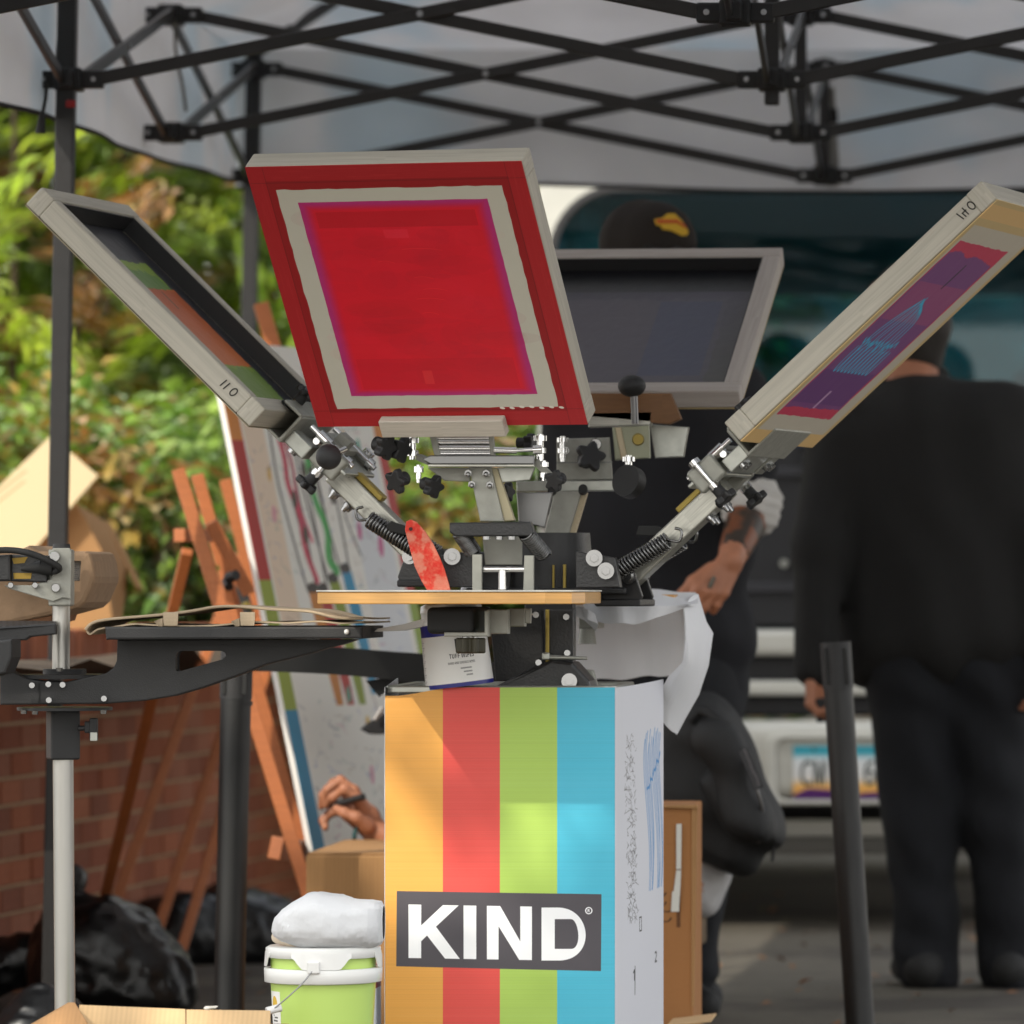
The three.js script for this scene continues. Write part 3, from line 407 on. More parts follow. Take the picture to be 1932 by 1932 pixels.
{
  const r = rng(5);
  const red = canvasTex(1024, 1100, (x, w, h) => {
    x.fillStyle = '#9c1319'; x.fillRect(0, 0, w, h);
    x.fillStyle = '#8a0a10'; x.fillRect(62, 60, w - 124, h - 120); x.fillStyle = 'rgba(60,0,0,.3)'; x.fillRect(0, 66, w, 3); x.fillRect(62, 0, 3, h); x.fillRect(w - 66, 0, 3, h); x.fillRect(0, h - 70, w, 3);
    for (let k = 0; k < 110; k++) { x.fillStyle = `rgba(225,120,110,${0.03 + r() * 0.07})`; x.fillRect(r() * w, r() < 0.5 ? r() * 60 : h - r() * 60, 30 + r() * 120, 1 + r() * 3); x.fillRect(r() < 0.5 ? r() * 60 : w - r() * 60, r() * h, 1 + r() * 3, 30 + r() * 120); }
    patch(x, rect(92, 96, w - 92, h - 78), '#b6b2a4', r, 4);
    // the ink lies heavier to the middle: crimson that thins out to magenta at its edge
    const x0 = 162, y0 = 150, x1 = w - 158, y1 = h - 132; for (let k = 0; k < 56; k++) { const t = k / 55, e = sst(t, 0.1, 1); x.fillStyle = `rgb(${Math.round(lerp(168, 206, e))},${Math.round(lerp(36, 8, e))},${Math.round(lerp(104, 34, e))})`; patch(x, rect(x0 + k * 1.05, y0 + k * 0.75, x1 - k * 1.05, y1 - k * 0.62), x.fillStyle, r, 2.4); }
    for (let k = 0; k < 240; k++) { x.fillStyle = r() < 0.5 ? `rgba(255,70,80,${r() * 0.035})` : `rgba(120,0,20,${r() * 0.05})`; x.beginPath(); x.ellipse(220 + r() * (w - 440), 200 + r() * (h - 380), 20 + r() * 120, 10 + r() * 50, 0, 0, 7); x.fill(); }
    x.fillStyle = 'rgba(160,0,20,.4)'; x.fillRect(216, 192, w - 432, 66); x.fillStyle = 'rgba(170,0,24,.28)'; x.fillRect(216, h - 290, w - 432, 130);
    x.fillStyle = 'rgba(255,140,130,.14)'; x.fillRect(450, 268, 90, 36); x.fillStyle = 'rgba(255,130,80,.22)'; x.fillRect(455, 862, 36, 58);
    x.lineWidth = 1.6; for (const [a, y, l] of [[500, 352, 150], [520, 470, 70], [540, 520, 90], [505, 560, 110], [515, 620, 60], [400, 402, 60]]) { x.strokeStyle = 'rgba(255,120,70,.38)'; x.beginPath(); x.moveTo(a, y); x.quadraticCurveTo(a + l / 2, y - 10, a + l, y + 6); x.stroke(); }
    x.fillStyle = '#cfc9bd'; for (let k = 0; k < 7; k++) { x.beginPath(); x.ellipse(720 + k * 37, h - 76 + wob(r, 5), 10, 5, 0.2, 0, 7); x.fill(); }
  });
  const woodGrey = mat([0.47, 0.44, 0.37], 0.55, 0, { map: rep(T.wood, 2, 5), bumpMap: rep(T.wood, 2, 5), bumpScale: 0.0004 });
  screenFrame('front', 'large red printing screen with grey inner border facing the viewer', 'front', P(600, 805, 10.95), 17, 55, 0.535, 0.56, 0.045, 0.04, woodGrey, mat([1, 1, 1], 0.55, 0, { map: red, bumpMap: rep(T.lump, 2), bumpScale: 0.0006 }), mat([0.3, 0.02, 0.03], 0.5));
  const violet = canvasTex(900, 1100, (x, w, h) => {
    x.fillStyle = '#cdb27c'; x.fillRect(0, 0, w, h); x.fillStyle = 'rgba(240,190,120,.5)'; x.fillRect(0, 20, w, 60); x.fillStyle = '#c6beae'; x.fillRect(40, 110, w - 80, h - 170); x.fillStyle = 'rgba(235,190,120,.6)'; x.fillRect(0, h - 60, w, 60);
    patch(x, rect(66, 180, w - 150, h - 130), '#c92a55', r, 6);
    patch(x, [[78, 230], [200, 215], [330, 240], [420, 226], [540, 232], [w - 170, 250], [w - 164, h - 175], [78, h - 165]], '#7a3c80', r, 10);
    x.fillStyle = 'rgba(170,70,120,.6)'; x.fillRect(100, 360, 620, 170); x.fillStyle = 'rgba(80,30,110,.45)'; x.fillRect(90, 760, 630, 150);
    x.fillStyle = 'rgba(20,10,30,.7)'; x.save(); x.translate(420, 265); x.rotate(0.03); x.fillRect(0, 0, 18, 110); x.restore(); x.fillStyle = 'rgba(215,180,215,.75)'; x.fillRect(400, 850, 26, 80);
    x.strokeStyle = '#27b4de'; x.lineWidth = 9; x.translate(-60, 30); x.lineJoin = 'round';                    // a scribbled long-petalled sketch
    for (let k = 0; k < 9; k++) { const a = 260 + k * 45; x.beginPath(); x.moveTo(430 + wob(r, 40), 400 + wob(r, 30)); x.bezierCurveTo(a + 60, 470, a - 30, 560, a + wob(r, 40), 640); x.stroke(); }
    x.beginPath(); x.moveTo(230, 580); for (let k = 0; k < 22; k++) x.lineTo(230 + k * 21, 590 + (k % 2) * 26 + wob(r, 22)); x.stroke();
    for (let k = 0; k < 10; k++) { const a = 235 + k * 46; x.beginPath(); x.moveTo(a, 620); x.bezierCurveTo(a - 10, 690, a + 10, 740, a + 26, 735); x.bezierCurveTo(a + 46, 730, a + 30, 660, a + 36, 630); x.stroke(); }
  });
  screenFrame('right', 'screen with purple panel and blue line sketch, raised at right', 'right', P(1395, 832, 10.9), 13, 42, 0.50, 0.655, 0.045, 0.04, woodGrey, mat([1, 1, 1], 0.4, 0, { map: violet, bumpMap: rep(T.lump, 2), bumpScale: 0.0005 }), mat([0.1, 0.03, 0.1], 0.5), (g, put) => {
    const ink = canvasTex(128, 64, (x) => { x.clearRect(0, 0, 128, 64); x.strokeStyle = '#1c1a18'; x.lineWidth = 6; x.beginPath(); x.moveTo(14, 52); x.lineTo(24, 10); x.moveTo(40, 10); x.lineTo(36, 34); x.lineTo(62, 34); x.moveTo(56, 10); x.lineTo(52, 54); x.stroke(); x.beginPath(); x.ellipse(92, 32, 14, 20, 0.2, 0, 7); x.stroke(); });
    part(g, 'handwritten_mark', put(quad(V(0, 0, 0), V(0, 1, 0), V(0, 0, 1), 0.05, 0.026), -0.0012, 0.575, -0.036), mat([1, 1, 1], 0.7, 0, { map: ink, transparent: true, side: THREE.DoubleSide }));
  });
  const orange = canvasTex(900, 1000, (x, w, h) => {
    x.fillStyle = '#2c2d33'; x.fillRect(0, 0, w, h);
    patch(x, rect(150, 195, w - 90, h - 40), '#7f9a2a', r, 16); patch(x, [[200, 250], [w - 120, 215], [w - 110, 330], [150, 370]], '#5b7f35', r, 30);
    patch(x, [[130, 330], [w - 165, 355], [w - 150, h - 250], [130, h - 265]], '#c8672a', r, 10); let g = x.createLinearGradient(0, 300, 0, h); g.addColorStop(0, 'rgba(150,50,10,.5)'); g.addColorStop(1, 'rgba(230,140,50,.45)'); x.fillStyle = g; x.fillRect(140, 340, w - 310, h - 600);
    x.fillStyle = '#c33b62'; x.fillRect(w - 330, 188, 230, 16); x.fillRect(w - 118, 188, 16, 110); x.fillStyle = '#6a4a2c'; x.fillRect(330, 352, 20, 90);
    patch(x, [[120, h - 250], [w - 150, h - 240], [w - 110, h - 60], [140, h - 60]], '#6d8a30', r, 26);
  });
  const oL = P(470, 805, 11.0), aL = screenAxes('left', 9, 44);
  screenFrame('left', 'screen with orange and green ink seen from above, raised at left', 'left', oL.clone().addScaledVector(aL.ex, -0.52), 9, 44, 0.52, 0.60, 0.045, 0.036, woodGrey, mat([0.35, 0.3, 0.2], 0.5), mat([1, 1, 1], 0.35, 0, { map: orange, bumpMap: rep(T.lump, 3), bumpScale: 0.001 }), (g, put) => {
    const ink = canvasTex(128, 64, (x) => { x.clearRect(0, 0, 128, 64); x.strokeStyle = '#1c1a18'; x.lineWidth = 6; x.beginPath(); for (const a of [18, 40]) { x.moveTo(a, 10); x.lineTo(a + 6, 52); } x.stroke(); x.beginPath(); x.ellipse(88, 34, 13, 20, -0.2, 0, 7); x.stroke(); });
    part(g, 'handwritten_mark', put(quad(V(0, 0, 0), V(0, -1, 0), V(0, 0, 1), 0.05, 0.026), 0.5215, 0.10, -0.038), mat([1, 1, 1], 0.7, 0, { map: ink, transparent: true, side: THREE.DoubleSide }));
  });
  const slate = canvasTex(512, 512, (x, w, h) => { const g = x.createLinearGradient(0, 0, w, h); g.addColorStop(0, '#2a2c36'); g.addColorStop(0.5, '#3a3644'); g.addColorStop(1, '#3a3a34'); x.fillStyle = g; x.fillRect(0, 0, w, h); x.fillStyle = '#15161a'; x.fillRect(0, 0, w, 90); patch(x, rect(70, 120, w - 60, h - 40), '#413d47', r, 12); x.strokeStyle = '#121214'; x.lineWidth = 9; x.beginPath(); x.moveTo(90, 170); x.lineTo(66, 330); x.stroke(); x.fillStyle = 'rgba(40,50,80,.5)'; x.fillRect(300, 130, 140, 300); });
  slate.wrapS = THREE.RepeatWrapping; slate.repeat.x = -1;
    screenFrame('back', 'dark inked screen with pale grey frame in front of the capped man', 'back', P(1398, 770, 11.62), 7, 31, 0.535, 0.60, 0.04, 0.036, mat([0.40, 0.36, 0.33], 0.6, 0, { map: rep(T.wood, 2, 5) }), mat([0.42, 0.32, 0.14], 0.6), mat([1, 1, 1], 0.35, 0, { map: slate, bumpMap: rep(T.lump, 3), bumpScale: 0.0006 }));
}

// ================================================================ THE BIG PRESS
const HUB = V(-0.945, 0, -11.24);
const lobed = (r, h, n = 5) => { const p = []; for (let i = 0; i < n * 10; i++) { const a = i / (n * 10) * Math.PI * 2, q = r * (0.82 + 0.18 * Math.cos(a * n)); p.push([q * Math.cos(a), q * Math.sin(a)]); } return ext(p, h, Math.min(0.003, h / 4)); };
const knobG = (r = 0.02) => [lobed(r, 0.014).rotateX(Math.PI / 2), new THREE.CylinderGeometry(r * 0.5, r * 0.55, 0.018, 16).translate(0, -0.014, 0)];
const hexNut = (r, h) => new THREE.CylinderGeometry(r, r, h, 6);
const helix = (a, b, r, turns, wire) => { const d = b.clone().sub(a), L = d.length(), Z = d.clone().normalize(), X = Z.clone().cross(Math.abs(Z.y) > 0.9 ? V(1, 0, 0) : UP).normalize(), Y = Z.clone().cross(X), p = []; const n = turns * 12; for (let i = 0; i <= n; i++) { const t = i / n, q = t * turns * 6.2832; p.push(a.clone().addScaledVector(Z, L * t).addScaledVector(X, r * Math.cos(q)).addScaledVector(Y, r * Math.sin(q))); } return new THREE.TubeGeometry(new THREE.CatmullRomCurve3(p), n, wire, 5); };
const springM = mat([0.16, 0.16, 0.16], 0.2, 0.95);
const press = thing('screen_printing_press', 'four-arm screen printing press with springs and black knobs on the striped cabinet', 'printing press', V(HUB.x, 0.80, HUB.z));
// one head per screen, built along the screen's own axes from the hinge at the hub to the clamp on its inner edge
function head(id, q, armEnd) {
  const S = SCR[id], A = S.ey, N = S.n.clone().negate(), X = N.clone().cross(A).normalize(), O = S.mid.clone().addScaledVector(A, -q), h = knot(press, 'print_head');
  const l = (g) => inBasis(MG(g), X, N, A, O), add = (name, g, m, lab) => part(h, name, l(g), m, lab);
  const b = (w, hh, d, x, y, z, r = 0.003) => RB(w, hh, d, r).translate(x, y, z);
  const e = q - 0.13;                                                 // where the straight arm ends
  add('arm', [boxUV(b(0.042, 0.044, e + 0.03, 0, 0.006, e / 2 - 0.005, 0.004), 2)], M.alu);
  add('arm_cap', [boxUV(b(0.03, 0.012, 0.07, 0, 0.034, e - 0.06), 2)], M.brass);
  add('arm_bolt', [[-0.014, e - 0.02], [0.014, e - 0.02], [-0.014, e - 0.055], [0.014, e - 0.055]].flatMap(([x, z]) => [hexNut(0.0085, 0.007).translate(x, -0.02, z), new THREE.CylinderGeometry(0.0065, 0.0045, 0.012, 10).translate(x, -0.028, z)]), M.bolt);
  add('gate_plate', [boxUV(b(0.20, 0.008, 0.062, 0, 0.034, e), 2), boxUV(b(0.20, 0.034, 0.008, 0, 0.022, e + 0.035), 2)], M.zinc);
  for (const s of [-1, 1]) {
    add('side_block', [boxUV(b(0.022, 0.05, 0.062, s * 0.092, 0.03, e + 0.012, 0.006), 2)], M.cast);
    add('adjuster', [new THREE.CylinderGeometry(0.0055, 0.0055, 0.11, 10).rotateX(Math.PI / 2).translate(s * 0.078, 0.05, e + 0.03), hexNut(0.011, 0.012).rotateX(Math.PI / 2).translate(s * 0.078, 0.05, e - 0.012), hexNut(0.011, 0.03).rotateX(Math.PI / 2).translate(s * 0.078, 0.05, e + 0.05), new THREE.CylinderGeometry(0.006, 0.006, 0.05, 10).translate(s * 0.106, 0.03, e + 0.01), hexNut(0.012, 0.01).translate(s * 0.106, 0.058, e + 0.01), hexNut(0.012, 0.012).translate(s * 0.106, 0.0, e + 0.01)], M.chrome);
    add('adjusting_knob', [...[lobed(0.024, 0.014).rotateX(Math.PI / 2).translate(s * 0.106, -0.03, e + 0.01), new THREE.CylinderGeometry(0.011, 0.012, 0.02, 14).translate(s * 0.106, -0.014, e + 0.01)]], M.plastic);
    add('clamp_knob', knobG(0.021).map((g) => at(g, s * 0.055, 0.085, q + 0.012)), M.plastic);
    add('clamp_screw', [new THREE.CylinderGeometry(0.005, 0.005, 0.035, 10).translate(s * 0.055, 0.062, q + 0.012), hexNut(0.01, 0.008).translate(s * 0.055, 0.058, q + 0.012)], M.bolt);
  }
  add('cross_rod', [0.014, -0.006].map((y, k) => new THREE.CylinderGeometry(0.0065, 0.0065, 0.17, 12).rotateZ(Math.PI / 2).translate(0, y + 0.024, e + 0.058 + k * 0.012)), M.chrome);
  add('pivot_plate', [boxUV(b(0.11, 0.014, 0.05, 0, 0.05, e + 0.04), 2), b(0.03, 0.03, 0.03, 0.03, 0.062, e + 0.03)], M.cast);
  add('clamp_channel', [boxUV(b(0.25, 0.006, 0.075, 0, -0.003, q + 0.005), 2), boxUV(b(0.25, 0.062, 0.007, 0, 0.027, q - 0.028), 2), boxUV(b(0.25, 0.007, 0.045, 0, 0.058, q - 0.006), 2)], M.cast);
  add('clamp_pad', [b(0.20, 0.006, 0.03, 0, 0.0495, q + 0.012)], M.blackMatt);
  add('end_block', [boxUV(b(0.05, 0.03, 0.05, -0.08, 0.012, q - 0.055), 2), boxUV(b(0.05, 0.03, 0.05, 0.08, 0.012, q - 0.055), 2), boxUV(b(0.10, 0.012, 0.055, 0, 0.006, q - 0.055), 2)], M.zinc);
  add('end_bolt', [[0.066, 0.0], [0.094, 0.0], [-0.066, 0], [-0.094, 0]].map(([x]) => new THREE.CylinderGeometry(0.009, 0.009, 0.008, 16).translate(x, -0.006, q - 0.055)), M.bolt);
  // hinge bracket and lift springs down at the hub
  const out = V(A.x, 0, A.z).normalize(), X2 = UP.clone().cross(out).normalize(), vb = (g) => inBasis(g, X2, UP, out, O);
  part(h, 'hinge_bracket', vb(MG(b(0.10, 0.014, 0.09, 0, -0.040, -0.01, 0.004), b(0.10, 0.07, 0.012, 0, -0.010, -0.05, 0.004))), M.black);
  for (const s of [-1, 1]) part(h, 'hinge_cheek', vb(ext([[-0.055, -0.042], [0.03, -0.042], [0.036, -0.028], [0.022, 0.012], [0.002, 0.024], [-0.055, 0.024]], 0.008, 0.0015).rotateY(-Math.PI / 2).translate(s * 0.034, 0, 0)), M.black);
  add('hinge_pin', [new THREE.CylinderGeometry(0.007, 0.007, 0.10, 12).rotateZ(Math.PI / 2).translate(0, 0.0, 0.015), ...[-1, 1].flatMap((s) => [new THREE.CylinderGeometry(0.0145, 0.0145, 0.003, 20).rotateZ(Math.PI / 2).translate(s * 0.045, 0, 0.015), hexNut(0.009, 0.008).rotateZ(Math.PI / 2).translate(s * 0.05, 0, 0.015)])], M.bolt);
  const hub = HUB.clone().setY(1.035);
  for (const s of [-1, 1]) {
    const a = O.clone().addScaledVector(out, -0.035).addScaledVector(X, s * 0.056).setY(O.y + 0.005), c = O.clone().addScaledVector(A, Math.min(0.15, e * 0.75)).addScaledVector(N, -0.01).addScaledVector(X, s * 0.05), d1 = a.clone().lerp(c, 0.1), d2 = a.clone().lerp(c, 0.82);
    part(h, 'spring', [helix(d1, d2, 0.0145, 19, 0.0031), tube([d2.clone(), d2.clone().lerp(c, 0.5).addScaledVector(N, -0.012), c.clone().addScaledVector(N, 0.004), c.clone().lerp(d2, 0.2).addScaledVector(N, 0.014)], 0.0028, 14, 6)], springM);
  }
  const p0 = O.clone().addScaledVector(out, -0.02); part(h, 'hub_arm', bar(hub.clone(), p0.clone(), 0.06, 0.035, UP, 0.006), M.black);
  return { O, A, N, X, h };
}
const HD = { right: head('right', 0.385), left: head('left', 0.36), front: { h: knot(press, 'print_head') }, back: { h: knot(press, 'print_head') } };
const spindle = (u, v0, v1, d, r = 0.011) => { const o = [], n = Math.max(2, Math.round((v1 - v0) / 11)); for (let k = 0; k < n; k++) { const y0 = lerp(v0, v1, k / n), y1 = lerp(v0, v1, (k + 0.86) / n); o.push(k % 2 ? rod(P(u, y1, d), P(u, y0, d), r * 0.55, r * 0.55, 12) : rod(P(u, y1, d), P(u, y0, d), r, r, k % 4 ? 6 : 18)); } o.push(rod(P(u, v1 + 5, d), P(u, v0 - 3, d), r * 0.45)); return MG(o); };
const knobAt = (u, v, d, r, yaw = 0.5, tilt = 0) => MG(lobed(r, 0.016), new THREE.CylinderGeometry(r * 0.5, r * 0.55, 0.02, 16).rotateX(Math.PI / 2).translate(0, 0, -0.015)).rotateX(tilt).rotateY(yaw).translate(...P(u, v, d));
part(HD.left.h, 'ball_knob', [new THREE.SphereGeometry(0.0235, 28, 20).translate(...P(620, 862, 10.82))], M.plastic);
part(HD.left.h, 'ball_stem', [rod(P(620, 862, 10.82), P(650, 848, 10.95), 0.006)], M.chrome);
for (const [u, v, d, r, y] of [[728, 843, 10.93, 0.026, 0.9], [757, 848, 10.96, 0.026, 1.0], [748, 908, 10.9, 0.024, -0.6], [818, 918, 10.98, 0.023, 0.9]]) part(HD.left.h, 'adjusting_knob', knobAt(u, v, d, r, y, 0.25), M.plastic);
{ // front head, coming towards the viewer
  const h = HD.front.h, c = (name, uv, d, t, m, bv = 0.002) => part(h, name, boxUV(cut(uv, d, t, bv), 2), m);
  c('arm', [[884, 880], [926, 880], [951, 984], [906, 984]], 11.0, 0.03, M.cast); c('arm_edge', [[926, 881], [938, 883], [971, 982], [951, 984]], 11.01, 0.03, mat([0.42, 0.37, 0.24], 0.5, 0.2));
  for (const [u, v] of [[883, 893], [917, 893], [890, 914], [924, 915]]) part(h, 'arm_bolt', [rod(P(u, v, 11.0), P(u, v, 10.988), 0.0075, 0.007, 6), new THREE.SphereGeometry(0.005, 10, 8).translate(...P(u, v + 2, 10.986))], M.bolt);
  c('cross_channel', [[796, 866], [812, 859], [1008, 859], [1008, 876], [812, 876]], 10.96, 0.02, M.steelDark); c('channel_lip', [[806, 876], [1008, 876], [1008, 880.5], [808, 880.5]], 10.955, 0.03, M.alu, 0.001);
  c('wing_plate', [[806, 882], [886, 882], [888, 909], [838, 907]], 11.02, 0.008, M.cast); c('wing_plate', [[938, 882], [1010, 882], [1000, 906], [946, 911]], 11.02, 0.008, M.zinc); c('skirt_plate', [[974, 929], [1043, 929], [1028, 996], [978, 984]], 11.2, 0.008, M.steelDark);
  c('rod_bracket', [[809, 818], [822, 818], [832, 862], [820, 862]], 10.97, 0.012, M.cast); c('rod_bracket', [[921, 818], [931, 818], [935, 862], [925, 862]], 10.965, 0.012, M.cast);
  for (const [v, r] of [[826, 0.0036], [834, 0.0042], [846, 0.0062], [856, 0.0045]]) part(h, 'cross_rod', rod(P(822, v, 10.98), P(929, v, 10.98), r, r, 14), M.chrome);
  c('rod_backing', [[822, 818], [926, 818], [926, 862], [828, 862]], 11.0, 0.006, mat([0.12, 0.12, 0.10], 0.5, 0.5));
  part(h, 'turnbuckle', [rod(P(932, 849, 10.965), P(975, 850, 10.965), 0.0068, 0.0068, 6), rod(P(972, 850, 10.965), P(1012, 848, 10.965), 0.0038), rod(P(1006, 849, 10.96), P(1022, 848, 10.96), 0.0085, 0.0085, 8)], M.chrome);
  part(h, 'adjuster', spindle(1019, 822, 868, 11.0, 0.0125), M.chrome); part(h, 'adjuster', spindle(1026, 872, 902, 10.99, 0.009), M.chrome); part(h, 'adjuster', spindle(778, 826, 862, 11.0, 0.0125), M.chrome); part(h, 'adjuster', spindle(790, 880, 906, 10.99, 0.009), M.chrome);
  part(h, 'link_bar', [bar(P(790, 862, 11.0), P(812, 872, 10.98), 0.014, 0.012), bar(P(1010, 870, 10.99), P(1040, 900, 10.99), 0.012, 0.014)], M.cast);
  part(h, 'adjusting_knob', knobAt(1047, 907, 10.97, 0.021, -0.4, 0.2), M.plastic); part(h, 'adjusting_knob', knobAt(957, 928, 11.06, 0.019, 1.1), M.plastic); part(h, 'adjusting_knob', knobAt(1000, 835, 11.05, 0.018, 1.2), M.plastic);
  for (const [a, b] of [[[868, 1004, 11.0], [893, 1042, 11.02]], [[992, 1006, 10.99], [1026, 1046, 11.04]]]) part(h, 'spring', helix(P(...a), P(...b), 0.0135, 13, 0.0031), springM);
}
{ // back head, going away behind the hub
  const h = HD.back.h, c = (name, uv, d, t, m, bv = 0.002) => part(h, name, boxUV(cut(uv, d, t, bv), 2), m), edge = mat([0.50, 0.42, 0.28], 0.5, 0.15);
  c('arm', [[1046, 926], [1098, 926], [1072, 1012], [1026, 1012]], 11.36, 0.03, M.cast); c('arm_edge', [[1098, 926], [1108, 930], [1082, 1016], [1072, 1012]], 11.37, 0.03, edge);
  c('ledge_plate', [[974, 908], [1160, 906], [1172, 915], [1172, 926], [974, 928]], 11.42, 0.05, M.zinc); c('gate_plate', [[1050, 828], [1150, 825], [1156, 905], [1050, 907]], 11.46, 0.01, M.cast); c('plate_seam', [[1050, 872], [1155, 871], [1155, 873], [1050, 874]], 11.458, 0.004, M.steelDark, 0);
  c('clamp_box', [[1155, 806], [1224, 802], [1226, 864], [1160, 868]], 11.44, 0.03, mat([0.30, 0.31, 0.22], 0.45, 0.3)); c('clamp_rib', [[1160, 806], [1172, 806], [1184, 866], [1172, 868]], 11.435, 0.012, edge); part(h, 'clamp_eye', rod(P(1204, 829, 11.44), P(1204, 829, 11.43), 0.012, 0.010, 20), M.brass);
  c('top_channel', [[1110, 778], [1230, 776], [1228, 802], [1110, 806]], 11.5, 0.05, M.alu); c('side_wall', [[1226, 800], [1300, 806], [1290, 862], [1236, 864]], 11.6, 0.02, M.zinc);
  part(h, 'adjusting_knob', knobAt(1114, 861, 11.4, 0.031, 0.5, -0.3), M.plastic); part(h, 'plate_bolt', [rod(P(1124, 838, 11.46), P(1124, 838, 11.445), 0.012, 0.010, 12)], M.bolt); part(h, 'plate_bolt', [rod(P(1066, 850, 11.46), P(1066, 850, 11.445), 0.009, 0.008, 12)], M.bolt);
  part(h, 'adjuster', spindle(1062, 826, 866, 11.44, 0.011), M.chrome); part(h, 'adjuster', spindle(1186, 862, 912, 11.3, 0.012), M.chrome); part(h, 'disc_knob', rod(P(1180, 906, 11.25), P(1194, 912, 11.27), 0.031, 0.031, 28).rotateZ(0), M.plastic);
  for (const u of [1042, 1100]) part(h, 'stop_pin', rod(P(u, 926, 11.36), P(u, 922, 11.34), 0.009, 0.009, 12), M.blackMatt);
  c('squeegee_shelf', [[1100, 742], [1265, 742], [1285, 790], [1262, 800], [1100, 786]], 11.5, 0.05, mat([0.20, 0.09, 0.03], 0.6, 0, { map: rep(T.wood, 2) })); part(h, 'lift_knob', new THREE.SphereGeometry(0.027, 20, 14).scale(1, 0.8, 1).translate(...P(1192, 728, 11.4)), M.plastic); part(h, 'lift_stem', rod(P(1196, 740, 11.4), P(1198, 800, 11.4), 0.007), M.steelDark);
}
part(HD.front.h, 'clamp_board', [inBasis(boxUV(RB(0.245, 0.036, 0.02, 0.003), 2).translate(SCR.front.W / 2 - 0.012, 0.006, 0.012), SCR.front.ex, SCR.front.ey, SCR.front.n, SCR.front.O)], mat([0.50, 0.45, 0.38], 0.5, 0, { map: rep(T.wood, 2, 5) }));
